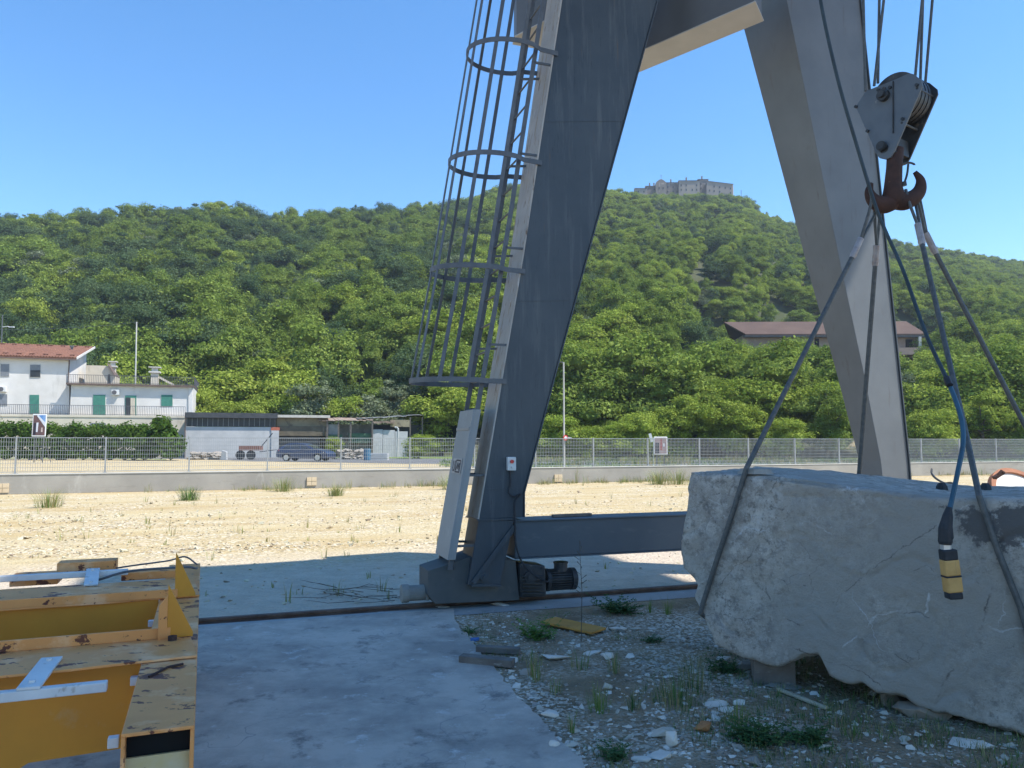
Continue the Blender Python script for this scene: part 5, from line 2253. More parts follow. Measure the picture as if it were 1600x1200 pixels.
for px in range(-120, 140, 21):
    for f_ in (.12, .9):
        b = MB()
        p = PP(px, 560, HO, HN)
        k = (p - A_).dot(HT)
        if 0 < k < (B_ - A_).length:
            c = A_ + HT * k + ux * (Lr * f_) + un * .26
            b.obox(c, HT * .22, ux * .16, un * .06)
            b.build('vent_tile', M_tile, roof)
b = MB()
b.prism([B_ + un * -.03, B_ + ux * Lr + un * -.03, B_ + ux * Lr + un * .20, B_ + un * .20], HT * .06)
b.build('rake_board', M_plaster, roof)
b = MB()
b.bar(A_ - un * .06, B_ - un * .06, .12, .10)
b.tube([HP(108.5, 562, -.06), HP(106, 603, -.06)], .06, 6)
b.build('gutter', M_brownedge, roof)
b = MB()
p = PP(112, 553, HO + HN * 5.5, HN)
b.tube([p - Z * .6, p + Z * .7], .11, 8)
b.cyl(p + Z * .7, p + Z * .9, .2, 8)
b.build('flue', M_galv, roof)


def window(px0, px1, py0, py1, off, mat, kind='window', half=None):
    w = hbox(px0 - .8, px1 + .8, py0 - .8, py1 + .8, off - .03, .05, kind, M_coping, house)
    hbox(px0, px1, py0, py1, off - .06, .05, 'shutter' if mat is M_green else 'pane', mat, w)
    if half:
        hbox(px0 + .4, px1 - .4, lerp(py0, py1, half), py1, off - .075, .02, 'pane', M_win, w)
    return w


window(1, 14, 569, 588, 0, M_roll)
window(47, 63, 570, 589, 0, M_roll, 'window', .45)
window(-2, 11, 616, 633, 0, M_roll)
window(46.5, 61, 617, 647, 0, M_green, 'door')
window(-60, -45, 570, 589, 0, M_roll)
WO = -.7                                      # wing stands slightly forward
b = MB()
w0, w1 = HP(106, 720, WO), HP(299, 720, WO)
w0.z = w1.z = 0
zt = HP(200, 603, WO).z
b.prism([w0, w1, w1 + HN * 8, w0 + HN * 8], Z * zt)
b.build('wing_wall', M_plaster, house)
b = MB()
q0, q1 = HP(103, 602, WO - .45), HP(303, 606, WO - .45)
q0.z = q1.z = zt + .002
b.prism([q0, q1, q1 + HN * 8.8, q0 + HN * 8.8], Z * .16)
b.build('terrace_slab', M_brownedge, house)
for (a, c, y0, y1, mt, kd) in ((145.5, 164.5, 617, 649, M_green, 'door'), (252, 269.5, 617, 634.5, M_green, 'window')):
    window(a, c, y0, y1, WO, mt, kd)
dd = window(195.5, 213, 618, 650, WO, M_green, 'door')
hbox(196.5, 204, 621, 650, WO - .085, .02, 'pane', M_win, dd)
hbox(204, 211, 622, 650, WO - .088, .02, 'pane', M_plaster2, dd)
hbox(294.5, 300.5, 605, 644, WO - .12, .5, 'corner_pillar', M_plaster, house)


def ac(px, py, off):
    w = hbox(px - 6, px + 6, py - 4, py + 4, off - .35, .35, 'air_conditioner', M_white, house, .02)
    b = MB()
    c = HP(px - 1.5, py, off - .355)
    b.cyl(c, c - HN * .02, .22, 18)
    b.build('fan_grille', M_iron, w)


ac(180, 613, WO)
ac(3, 608, 0)


def railing(pa, pb, h, step, name, parent, mat):
    b = MB()
    L = (pb - pa).length
    d = (pb - pa).normalized()
    n = max(2, int(L / step))
    s = d.cross(Z)
    for i in range(n + 1):
        p = pa + d * (L * i / n)
        b.obox(p + Z * h / 2, d * .016, s * .016, Z * h / 2)
    for z in (.08, h):
        b.obox((pa + pb) / 2 + Z * z, d * L / 2, s * .025, Z * .022)
    return b.build(name, mat, parent, 0, False, False)


# balcony and lower wall
BO = -2.1
bz = HP(150, 648.5, BO).z
bl, br = HP(-150, 648, BO), HP(289, 650, BO)
bl.z = br.z = bz
b = MB()
b.prism([bl, br, br + HN * 1.5, bl + HN * 1.5], -Z * .22)
b.build('balcony', M_plaster2, house)
b = MB()
b.prism([bl + HN * .06 - Z * .222, br + HN * .06 - Z * .222, Vector((br.x, br.y, 0)) + HN * .06, Vector((bl.x, bl.y, 0)) + HN * .06], HN * 1.4)
b.build('lower_wall', M_plaster2, house)
hbox(141, 165, 661, 668, BO + .02, .06, 'window', M_roll, house)
railing(bl + HN * .05, br + HN * .05, .95, .16, 'balcony_railing', house, M_iron)
railing(q0 + Z * .16 + HN * .1, q1 + Z * .16 + HN * .1, .85, .16, 'terrace_railing', house, M_iron)
railing(q1 + Z * .16 + HN * .1, q1 + Z * .16 + HN * 8.6, .85, .16, 'terrace_railing', house, M_iron)
# stair hut on the terrace
b = MB()
h0, h1 = HP(133, 600, 4.2), HP(168, 600, 4.2)
zt2 = HP(150, 571, 4.2).z
zt3 = HP(179, 588, 4.2).z
h2 = HP(180, 600, 4.2)
b.prism([h0, h2, Vector((h2.x, h2.y, zt3)), Vector((h1.x, h1.y, zt2)), Vector((h0.x, h0.y, zt2))], HN * 3)
hut = b.build('stair_hut', M_plaster2, house)
b = MB()
k0, k1 = Vector((h1.x, h1.y, zt2)), Vector((h2.x, h2.y, zt3))
dv = (k1 - k0)
for i in range(4):
    p = k0 + dv * (i / 4 - .06)
    b.obox(p + dv * .14 - HN * .1 + Z * (.12 - .03 * i) + HN * 1.5, dv * .17, HN * 1.75, Z * .05)
b.build('stepped_roof', M_brownedge, hut)
hbox(169, 172, 585, 599, 4.15, .05, 'hut_door', M_win, hut)


def chimney(px, py0, py1, off, w, nm='chimney'):
    b = MB()
    p, q = HP(px, py1, off), HP(px, py0, off)
    b.obox((p + q) / 2, HT * w / 2, HN * w / 2, Z * (q.z - p.z) / 2)
    c = b.build(nm, M_plaster2, house)
    b = MB()
    b.obox(q + Z * .02, HT * w * .75, HN * w * .75, Z * .08)
    b.obox(q + Z * .30, HT * w * .4, HN * w * .4, Z * .2)
    b.obox(q + Z * .54, HT * w * .8, HN * w * .8, Z * .05)
    b.build('chimney_cap', M_coping, c)


chimney(176.5, 573, 590, 6.5, .55)
chimney(242, 582, 602, 3.5, .75)
b = MB()
p, q = HP(246, 588, 3.5), HP(272, 602, 3.5)
b.bar(p, q, .3, .22)
b.build('sloping_flue', M_plaster2, house)

# ------------------------------------------------------------------ sheds along the road
SO = PY(290, 700, 75)
SO.z = 0


def SP_(px, py, off=0.0):
    return PP(px, py, SO + HN * off, HN)


def sbox(px0, px1, py0, py1, off, depth, name, mat, parent, ground=False, top_level=False):
    b = MB()
    c = [SP_(px0, py0, off), SP_(px1, py0, off), SP_(px1, py1, off), SP_(px0, py1, off)]
    c[0].z = c[1].z = (c[0].z + c[1].z) / 2
    c[2].z = c[3].z = 0 if ground else (c[2].z + c[3].z) / 2
    b.prism(c, HN * depth)
    return b.build(name, mat, parent)


M_shedwall = pm('white_shed_wall', (.46, .455, .44), (.38, .38, .37), 1, .9, 0, [(1.5, .6, .75, (.38, .38, .37), (1, 1, .3))])
M_shedroof = pm('dark_shed_sheet', (.045, .05, .055), (.07, .072, .075), 2, .8)
M_brownshed = pm('stained_boards', (.15, .125, .085), (.10, .085, .062), 1.4, .95, 0, [(2, .58, .7, (.22, .19, .14), (1, 1, .3))])
M_rusttin = pm('rusty_tin', (.24, .16, .11), (.33, .27, .22), 3, .8, 0, [(6, .6, .7, (.14, .08, .06))])
M_greytin = pm('grey_tin', (.33, .33, .32), (.24, .24, .235), 2, .6, .1)
s1 = thing('shed', tuple(SO), 'long white shed with dark roof and a band of barred windows beside the house', 'shed')
sbox(290, 431, 667, 700, 0, 5, 'wall', M_shedwall, s1, True)
sbox(290.5, 430.5, 653, 666.6, .12, .1, 'window_band', M_win, s1)
b = MB()
for k in range(18):
    px = 292 + k * (138 / 17)
    p, q = SP_(px, 653.5, .05), SP_(px, 666.4, .05)
    b.obox((p + q) / 2, HT * .018, HN * .02, Z * (p.z - q.z) / 2)
b.build('window_bar', M_greytin, s1)
sbox(289, 434, 645, 653, -.45, 6, 'roof', M_shedroof, s1)
sbox(288.6, 290.2, 645, 700, -.1, .2, 'downpipe', M_brownedge, s1, True)
s2 = thing('shed', tuple(SP_(436, 700)), 'brown boarded shed with a pale overhanging roof right of the white shed', 'shed')
s2.location.z = 0
BASE[s2.name] = Matrix.Translation(s2.location)
sbox(432, 511, 653, 667, .5, 4, 'upper_wall', pm('stained_plaster', (.27, .235, .16), (.20, .17, .115), 1.2, .95, 0, [(2, .55, .7, (.12, .10, .075))]), s2)
sbox(436, 512, 666, 681, .2, 4.2, 'lower_wall', M_brownshed, s2)
sbox(436, 500, 680.5, 700, .9, 3, 'base_wall', M_shedroof, s2, True)
sbox(429, 516, 648.5, 652.5, -.3, 5, 'roof', pm('pale_roof_edge', (.50, .47, .41), (.40, .37, .32), 3, .8), s2)
sbox(423.5, 437, 667.5, 672.5, -.1, .25, 'red_panel', pm('red_board', (.42, .13, .08), (.34, .11, .07), 4), s2)
sbox(424, 436, 672.7, 690, -.1, .35, 'pillar', M_shedwall, s2, True)
s3 = thing('lean_to', tuple(SP_(540, 700)), 'ramshackle lean-to with rusty tin roof and tarpaulin sides behind the car', 'shed')
s3.location.z = 0
BASE[s3.name] = Matrix.Translation(s3.location)
sbox(512, 582, 663, 688, 1.2, .15, 'back_wall', pm('dusty_boards', (.17, .155, .125), (.11, .10, .085), 1.5, .95, 0, [(2.5, .58, .7, (.26, .24, .2))]), s3, True)
b = MB()
p0, p1 = SP_(498, 657.5, -.2), SP_(583, 657.5, -.2)
for k in range(16):
    a = p0.lerp(p1, k / 16)
    c = p0.lerp(p1, (k + .94) / 16)
    dz = rnd.uniform(-.05, .05)
    b.prism([a + Z * dz, c + Z * dz, c + Z * (dz + .35) + HN * 3.4, a + Z * (dz + .35) + HN * 3.4], Z * .06)
b.build('tin_roof', M_rusttin, s3)
for px in (511.5, 529, 548, 582):
    p, q = SP_(px, 659, 0), SP_(px, 700, 0)
    b = MB()
    b.bar((p.x, p.y, 0), (p.x, p.y, p.z), .14, .14)
    b.build('post', M_timber, s3)
sbox(513, 528, 663, 680, .7, .08, 'grey_sheet', M_greytin, s3)
sbox(512, 535, 679, 690, .5, .1, 'green_net', pm('green_net', (.09, .16, .10), (.06, .11, .07), 3), s3)
sbox(545, 580, 677, 692, .6, .1, 'green_net', pm('green_net', (.09, .16, .10)), s3)
s4 = thing('shack', tuple(SP_(610, 700)), 'open scrap shack with white door panels and patched tin roof left of the bright tree', 'shed')
s4.location.z = 0
BASE[s4.name] = Matrix.Translation(s4.location)
for (a, c, y0) in ((582.5, 598, 671), (598.6, 617, 672), (617.6, 637, 674)):
    sbox(a, c, y0, 695, .3 + (a - 582) * .002, .1, 'door_panel', pm('white_panel', (.45, .45, .45), (.37, .375, .38), 3, .6, 0, [(3, .62, .72, (.36, .36, .35))]), s4, True)
sbox(580, 660, 664, 690, 2.4, .2, 'back_wall', M_shedroof, s4, True)
sbox(610, 640, 656, 667, .4, .1, 'upper_panel', pm('stained_plaster', (.27, .235, .16)), s4)
b = MB()
p0, p1 = SP_(560, 654.5, .4), SP_(664, 648.5, .4)
for k in range(14):
    a = p0.lerp(p1, k / 14)
    c = p0.lerp(p1, (k + 1.02) / 14)
    dz = rnd.uniform(-.06, .06)
    b.prism([a + Z * dz, c + Z * dz, c + Z * (dz + .1) + HN * 3.2, a + Z * (dz + .1) + HN * 3.2], Z * .05)
b.build('tin_roof', M_greytin, s4)
b = MB()
for k in range(9):
    a = SP_(586 + k * 3.4, 660 + rnd.uniform(-1.5, 1.5), .2)
    b.obox(a, HT * rnd.uniform(.2, .5), HN * .3, Z * .05)
b.build('stacked_tiles', M_rusttin, s4)
for px in (641, 582, 660):
    p = SP_(px, 652, .5)
    b = MB()
    b.bar((p.x, p.y, 0), (p.x, p.y, p.z), .13, .13)
    b.build('post', M_timber, s4)
# roadside clutter
p = SP_(621, 700, -1.5)
b = MB()
zt = SP_(621, 668, -1.5).z
b.tube([(p.x, p.y, 0), (p.x + .05, p.y, zt - .15), (p.x - .05, p.y, zt), (p.x - .3, p.y, zt + .02)], .1, 8)
tag(b.build('white_pole', M_shedwall), 'bent white pipe post standing before the white shack panels', 'post')
gq = PZ(573.5, 714.5)
b = MB()
gy = 66.5
c = PY(573.5, 709, gy)
b.tube([(c.x, gy, .02), (c.x, gy, .1), (c.x, gy, .55), (c.x, gy, 1.0), (c.x, gy, 1.02)], [.28, .30, .31, .30, .28], 16)
tag(b.build('barrel', pm('blue_plastic', (.06, .17, .26), (.05, .13, .2), 4, .5)), 'blue plastic barrel beside the road behind the fence', 'barrel')
c = PY(593, 711, 67)
b = MB()
for k in range(3):
    b.obox(Vector((c.x, 67, .08 + k * .22)), Vector((.75, 0, 0)), Vector((0, .5, 0)), Z * .09)
tag(b.build('pallet_stack', M_shedwall), 'low pale stack of slabs right of the blue barrel', 'slab stack')
c = PY(392, 700, 70)
ct = thing('handcart', (c.x, 70, 0), 'rusty red farm trailer parked before the white shed', 'trailer')
b = MB()
b.obox(Vector((c.x, 70, 1.05)), Vector((.9, .1, 0)), Vector((0, .5, 0)), Z * .22)
b.build('body', pm('faded_red', (.24, .12, .09), (.18, .09, .075), 4, .8), ct)
for dx in (-.75, .2):
    b = MB()
    b.cyl((c.x + dx, 69.4, .42), (c.x + dx, 69.55, .42), .42, 18)
    b.build('wheel', M_black, ct)
b = MB()
b.bar((c.x + .8, 70, 1.0), (c.x + 2.0, 69.8, 2.4), .07, .07)
b.bar((c.x + .8, 70, .7), (c.x + 2.4, 69.8, .9), .07, .07)
b.build('drawbar', M_iron, ct)
c = PY(350, 708, 69)
b = MB()
b.prism([(c.x - .35, 69, 0), (c.x + .25, 69, 0), (c.x + .2, 69, .75), (c.x - .2, 69, .85)], Vector((0, .3, 0)))
tag(b.build('white_slab', M_shedwall, None, .03), 'small upright white stone slab on the roadside grass', 'stone')


def stone_run(name, px0, px1, y, n, h, label, seed):
    rr = random.Random(seed)
    b = MB()
    for i in range(n):
        px = rr.uniform(px0, px1)
        r = rr.uniform(.14, .34)
        cx_, cz = at_px(px, y), rr.uniform(0, h)
        cyy = y + rr.uniform(-.5, .5) + cz * .5
        vs = []
        for dx, dy, dz in ((1, 0, 0), (-1, 0, 0), (0, 1, 0), (0, -1, 0), (0, 0, 1), (0, 0, -1), (.6, .6, .6), (-.6, .6, .5), (.6, -.6, .5), (-.6, -.6, .6)):
            k = rr.uniform(.75, 1.2)
            vs.append((cx_ + dx * r * k * 1.3, cyy + dy * r * k, cz + dz * r * k * .7))
        bmx = bmesh.new()
        for q in vs:
            bmx.verts.new(q)
        bmesh.ops.convex_hull(bmx, input=bmx.verts)
        bmx.verts.index_update()
        bmx.verts.ensure_lookup_table()
        b.add([q.co.copy() for q in bmx.verts], [[w.index for w in f.verts] for f in bmx.faces])
        bmx.free()
    return tag(b.build(name, M_stoneg), label, 'stone heap', None, 'stuff')


stone_run('rubble', 300, 345, 70, 70, .6, 'heap of pale rubble stones at the foot of the white shed', 3)
tree_px('bush', 524, 680, 71.5, 'small green shrub by the right end of the parked car', None, .8, 'bush', 0)
tree_px('bush', 655, 676, 74, 'dark low shrub below the bright tree beside the shack', None, 1.2, 'bush', 0)
stone_run('rubble', 530, 572, 71, 60, .8, 'heap of pale rubble stones between the car and the blue barrel', 4)

# ------------------------------------------------------------------ unfinished building with brown roof on the slope
UO = PY(1290, 560, 140)
UZ = PY(1290, 578, 140).z
UO.z = UZ
UT, UN = Vector((1, -.06, 0)).normalized(), Vector((.06, 1, 0)).normalized()
M_block = pm('bare_blockwork', (.36, .26, .20), (.29, .205, .165), .6, .95, 0, [(1, .58, .7, (.42, .34, .27))], .2, 3)
M_brroof = pm('brown_roof', (.115, .075, .058), (.09, .058, .047), .4, .95, 0, (), .3, 3)
ub = thing('unfinished_building', tuple(UO), 'unfinished building with long brown roof half hidden by trees on the slope', 'building')


def UP(px, py, off=0.0):
    return PP(px, py, UO + UN * off, UN)


def ubox(px0, px1, py0, py1, off, depth, name, mat, parent=None):
    b = MB()
    b.prism([UP(px0, py0, off), UP(px1, py0, off), UP(px1, py1, off), UP(px0, py1, off)], UN * depth)
    return b.build(name, mat, parent or ub)


ubox(1160, 1437, 524, 600, 0, 9, 'wall', M_block)
b = MB()
f0, f1 = UP(1165, 524, -1.2), UP(1447, 523.5, -1.2)
r0, r1 = UP(1131, 505, 4.5), UP(1416, 504, 4.5)
b.prism([f0, f1, r1, r0], Z * .25)
b.prism([r0, r1, f1 + UN * 11.4, f0 + UN * 11.4], Z * .25)
b.build('roof', M_brroof, ub)
ubox(1163, 1448, 523.8, 526.5, -1.25, .4, 'eave', M_shedroof)
for (a, c, y0, y1) in ((1225, 1235, 530, 543), (1273, 1280, 529, 544), (1415, 1426, 530, 543), (1415, 1426, 559, 569), (1330, 1342, 530, 543)):
    ubox(a, c, y0, y1, -.05, .06, 'window', M_holeblack)
ubox(1404, 1455, 543, 554, -2.0, 2, 'balcony', M_block)
ubox(1436, 1440, 526, 543, -1.9, .4, 'pillar', M_coping)
ubox(1439, 1450, 526, 600, 1.5, 5, 'side_wall', M_block)
ubox(1441, 1446, 532, 543, 1.44, .07, 'window', M_holeblack)

# ------------------------------------------------------------------ village on the hilltop
VY = 432
M_vst = pm('village_stone', (.20, .175, .155), (.155, .14, .13), .08, .95, 0, [(.3, .55, .7, (.42, .37, .32))])
M_vst2 = pm('village_plaster', (.26, .235, .21), (.21, .19, .175), .08, .95)
M_vroof = pm('village_roof', (.25, .165, .13), (.20, .135, .11), .2, .95)
vlab = ['low stone house at the left end of the hilltop village', 'small stone house with two chimneys left of the domed church on the hilltop', 'round topped church with a thin cross on the hilltop', 'long low house right of the hilltop church',
        'tall pale house with a dark doorway in the middle of the hilltop village', 'house with high roof ridge next to the right end of the hilltop village', 'long pale block at the right end of the hilltop village']
vh = [(992, 1011, 294.5, 302, 0, 1), (1009, 1026, 291, 302, 3, 0), (1025, 1041, 280, 304, -2, 0), (1040, 1063, 285.5, 303, 3, 0), (1061, 1093, 282.5, 303, -1, 1), (1091, 1107, 280.5, 304, 5, 0), (1104, 1145, 283, 308, 1, 1)]
for i, (a, c, y0, y1, off, mt) in enumerate(vh):
    p0 = PY(a, y1 + 6, VY + off)
    t = thing('village_house' if i != 2 else 'church', (p0.x, p0.y, p0.z), vlab[i], 'house' if i != 2 else 'church', 'houses of the hilltop village')
    y = VY + off
    slope = 5 if i == 6 else 0
    b = MB()
    P4 = [PY(a, y0 + (0 if i != 6 else 0), y), PY(c, y0 + slope, y), PY(c, y1 + 22, y), PY(a, y1 + 22, y)]
    dep = Vector((.5, 8, 0)) if i != 6 else Vector((3, 9, 0))
    if i == 2:
        top = [PY(a + (c - a) * k / 8, y0 + 5 - 5 * math.sin(math.pi * k / 8), y) for k in range(9)]
        b.prism(top + [P4[2], P4[3]], dep)
    else:
        b.prism(P4, dep)
    b.build('wall', M_vst2 if mt else M_vst, t)
    if i != 2:
        b = MB()
        o = Z * .12
        l, r_ = P4[0] + o, P4[1] + o
        ridge = Z * 1.0
        b.add([l - Vector((.3, .4, 0)), r_ + Vector((.3, -.4, 0)), r_ + dep * .5 + ridge, l + dep * .5 + ridge, l + dep, r_ + dep, l, r_], [(0, 1, 2, 3), (3, 2, 5, 4), (0, 3, 4, 6), (1, 7, 5, 2)])
        b.build('roof', M_vroof, t)
    else:
        b = MB()
        m_ = PY((a + c) / 2, y0 - 7, y + 3)
        b.tube([m_ - Z * 3, m_], .09, 6)
        b.bar(m_ - Z * .6 - Vector((.5, 0, 0)), m_ - Z * .6 + Vector((.5, 0, 0)), .15, .15)
        b.build('cross', M_iron, t)
    rr = random.Random(i)
    nwin = max(1, int((c - a) / 7))
    for k in range(nwin):
        px = a + (k + .5) * (c - a) / nwin + rr.uniform(-1, 1)
        for yy in ((y0 + 7, y0 + 14) if y1 - y0 > 14 else (y0 + 5,)):
            if rr.random() < .8:
                p = PY(px, yy + slope * (px - a) / (c - a), y - .05)
                b = MB()
                b.obox(p, Vector((.32, 0, 0)), Vector((0, .06, 0)), Z * .55)
                b.build('window', M_win, t)
    if i in (1, 3, 4, 5):
        for k in range(2 if i == 1 else 1):
            p = PY(a + (c - a) * (.35 + .4 * k), y0 - 2.5, y + 2)
            b = MB()
            b.obox(p, Vector((.35, 0, 0)), Vector((0, .35, 0)), Z * 1.0)
            b.build('chimney', M_vst, t)
m_ = PY(1158, 297, 440)
b = MB()
b.tube([m_ - Z * 8, m_], .14, 6)
tag(b.build('mast', M_iron), 'thin mast standing right of the hilltop village', 'mast')

# ------------------------------------------------------------------ rusty rimmed tank end beyond the stone
tk = PY(1640, 820, 14.5)
tank = thing('steel_tank', (tk.x, tk.y, 0), 'white steel tank end with rusty flange showing above the stone at the right edge', 'tank')
tax = Vector((.35, -.75, .62)).normalized()
tc_ = PY(1622, 803, 14.5)
rT = .98
sd = tax.cross(Z).normalized()
upv = sd.cross(tax)


def arc(r, off, k=48):
    return [tc_ + tax * off + sd * (r * math.cos(2 * math.pi * i / k)) + upv * (r * math.sin(2 * math.pi * i / k)) for i in range(k)]


b = MB()
b.prism(arc(rT * .95, .0), -tax * 1.0)
b.build('shell', M_coping, tank)
b = MB()
A1, A2, A3, A4 = arc(rT * 1.03, .05), arc(rT * .93, .05), arc(rT * 1.03, -.06), arc(rT * .93, -.06)
for i in range(48):
    j = (i + 1) % 48
    b.add([A1[i], A1[j], A2[j], A2[i], A3[i], A3[j], A4[j], A4[i]], [(0, 1, 2, 3), (4, 7, 6, 5), (0, 4, 5, 1), (3, 2, 6, 7)])
b.build('flange', pm('bright_rust', (.34, .15, .08), (.25, .11, .065), 6, .85), tank)
b = MB()
p = PY(1553, 747, 14.3)
b.bar(p, PY(1567, 738, 14.3), .10, .05)
b.tube([PY(1560, 742, 14.2), PY(1565, 736, 14.2), PY(1569, 739, 14.2)], .03, 6)
b.build('latch', M_rust, tank)
for s_ in (-.5, .5):
    b = MB()
    q = tc_ + sd * s_ - tax * .3
    b.bar((q.x, q.y, 0), (q.x, q.y, q.z - .4), .15, .15)
    b.build('leg', M_rust, tank)
b = MB()
b.tube(catmull([PY(1456, 733, 9.0), PY(1456, 740, 8.9), PY(1463, 748, 8.6), PY(1476, 755, 8.0), PY(1490, 758, 7.4), PY(1492, 800, 7.0)], 5), .012, 6)
tag(b.build('bent_cable', M_black), 'thin dark bent cable curling up behind the stone block', 'cable')
for i, (px, py, lb) in enumerate(((1472, 762, 'small black stone chip on the block left of the blue cable'), (1540, 757, 'small black stone chip on the block near its right end'))):
    p = PP(px, py, BL + BB * (.75 if i == 0 else 1.0), BB)
    b = MB()
    s_ = (p - BL).dot(BF)
    p.z = top_z(s_) + .02
    b.tube([p - Z * .03, p, p + Z * .022], [.04, .035, .02], 7)
    tag(b.build('dark_chip', M_black), lb, 'stone chip')

# ------------------------------------------------------------------ loose things on the ground
def chunk(c, r, rr, flat=.7, sx=1.0, ang=None, n=14):
    """a broken stone: convex hull of jittered points"""
    bmx = bmesh.new()
    an = rr.uniform(0, 6.28) if ang is None else ang
    ca, sa = math.cos(an), math.sin(an)
    for i in range(n):
        v = Vector((rr.gauss(0, 1), rr.gauss(0, 1), rr.gauss(0, 1))).normalized()
        k = rr.uniform(.75, 1.1)
        x, y, z = v.x * r * k * sx, v.y * r * k, v.z * r * k * flat
        bmx.verts.new((c[0] + x * ca - y * sa, c[1] + x * sa + y * ca, c[2] + z))
    bmesh.ops.convex_hull(bmx, input=bmx.verts)
    loose = [v for v in bmx.verts if not v.link_faces]
    bmesh.ops.delete(bmx, geom=loose, context='VERTS')
    bmx.verts.index_update()
    vs = [q.co.copy() for q in bmx.verts]
    fs = [[w.index for w in f.verts] for f in bmx.faces]
    bmx.free()
    return vs, fs


def in_poly(x, y, poly):
    c = False
    j = len(poly) - 1
    for i in range(len(poly)):
        xi, yi, xj, yj = poly[i].x, poly[i].y, poly[j].x, poly[j].y
        if (yi > y) != (yj > y) and x < (xj - xi) * (y - yi) / (yj - yi) + xi:
            c = not c
        j = i
    return c


M_peb = [M_marble, M_stoneg, M_stoneb, pm('cream_pebble', (.52, .47, .38), (.44, .39, .31), 15, .9)]
rp = random.Random(12)
protos = []
for i in range(24):
    protos.append(chunk((0, 0, 0), 1.0, rp, rp.uniform(.45, .8), rp.uniform(1, 1.7), 0, 8))


M_peb_far = [pm('yard_pebble_pale', (.56, .51, .36), (.48, .43, .29), 5, .95), pm('yard_pebble_tan', (.46, .38, .26), (.38, .31, .21), 5, .95), pm('yard_pebble_brown', (.30, .235, .16), (.25, .19, .13), 5, .95), pm('yard_pebble_cream', (.52, .45, .33), (.45, .38, .27), 5, .95)]


def scatter_stones(name, label, n, pick, size, mats=None):
    b = MB()
    k = 0
    V, Fc, MI = [], [], []
    while k < n:
        q = pick()
        if q is None:
            continue
        x, y, dens = q
        if rp.random() > dens:
            k += .15
            continue
        vs, fs = protos[rp.randrange(24)]
        s = size(x, y)
        a = rp.uniform(0, 6.28)
        ca, sa = math.cos(a) * s, math.sin(a) * s
        o = len(V)
        for v in vs:
            V.append((x + v.x * ca - v.y * sa, y + v.x * sa + v.y * ca, s * .25 + v.z * s))
        Fc += [[i + o for i in f] for f in fs]
        MI += [rp.choices((0, 1, 2, 3), (.42, .24, .12, .22))[0]] * len(fs)
        k += 1
    b.v, b.f, b.mi = [Vector(v) for v in V], Fc, MI
    return tag(b.build(name, mats or M_peb, None, 0, False, False), label, 'gravel', None, 'stuff')


pad_poly = pad


def pick_near():
    py = rp.uniform(962, 1260)
    px = rp.uniform(690, 1640)
    p = PZ(px, py)
    if in_poly(p.x, p.y, pad_poly):
        e = interp(py, [(960, 705), (1003, 735), (1100, 815), (1200, 915), (1260, 970)]) - px
        return (p.x, p.y, .35 * math.exp(-e / 12) + .004) if e > 0 else None
    if (p - rail_at(p.x)).dot(N) > -.42:
        return None
    dn = .5 + .9 * mnoise.noise((p.x * 1.3, p.y * 1.3, 4.0))
    e = px - interp(py, [(960, 705), (1003, 735), (1100, 815), (1200, 915), (1260, 970)])
    dn += .55 * max(0, 1 - e / 130)
    if px > 1200:
        dn *= .4
    return p.x, p.y, max(.03, min(1, dn))


scatter_stones('gravel', 'loose white and grey stone chips strewn over the soil beside the concrete pad', 13000, pick_near, lambda x, y: min(.055, rp.lognormvariate(-4.95, .6)))


def pick_far():
    py = rp.uniform(752, 952)
    px = rp.uniform(-60, 1120)
    p = PZ(px, py)
    t_ = (p - rail_at(p.x)).dot(N)
    if t_ < .3 or (p - W0).dot(WNr) > -.1:
        return None
    dn = .35 + 1.1 * mnoise.noise((p.dot(T) * .18, p.dot(N) * .9, 2.0))
    if t_ < 4.6:
        dn = .03
    return p.x, p.y, max(.03, min(1, dn))


scatter_stones('yard_stones', 'pale stones strewn over the sunlit yard in front of the concrete wall', 6000, pick_far, lambda x, y: min(.075, rp.lognormvariate(-3.95, .42)), M_peb_far)


def stone_at(px, py, r, label, mat=None, flat=.5, sx=1.4, name='white_stone', group=None, seed=0):
    rr = random.Random(seed + int(px))
    p = PZ(px, py)
    b = MB()
    vs, fs = chunk((p.x, p.y, r * flat * .55), r, rr, flat, sx, rr.uniform(-.5, .5), 16)
    b.add(vs, fs)
    return tag(b.build(name, mat or M_marble, None, .004), label, 'stone', group)


stone_at(870, 1030, .085, 'largest white marble chip, in front of the green leafy weed', None, .45, 1.5)
stone_at(925, 1022, .06, 'flat pale stone right of the largest white marble chip', None, .3, 1.6)
stone_at(950, 1030, .05, 'rounded white stone right of the flat pale stone', None, .8, 1.0)
stone_at(962, 985, .06, 'white stone at the right end of the orange plank', None, .5, 1.3)
stone_at(860, 1120, .05, 'white flat stone at the edge of the concrete pad', None, .5, 1.5)
stone_at(865, 1168, .035, 'lone white stone lying on the concrete pad', None, .8, 1.0)
stone_at(1136, 1033, .06, 'white stone near the lower left corner of the marble block', None, .35, 1.4)
stone_at(1120, 1102, .06, 'thin white stone flake right of the grass in the middle', None, .3, 1.8)
stone_at(1138, 1112, .045, 'small white flake below the thin white stone flake', None, .4, 1.5)
stone_at(1050, 1165, .05, 'upright white stone near the bottom edge', None, 1.1, .8)
stone_at(1030, 1185, .05, 'white stone at the bottom edge left of the upright one', None, .5, 1.5)
stone_at(1002, 1190, .04, 'small white stone at the bottom edge beside the pad', None, .5, 1.4)
stone_at(1518, 1165, .08, 'broken white stone at the bottom right below the marble block', None, .3, 1.9)
stone_at(1035, 1150, .07, 'beige stone left of the orange brick piece', M_peb[3], .5, 1.4, 'beige_stone')
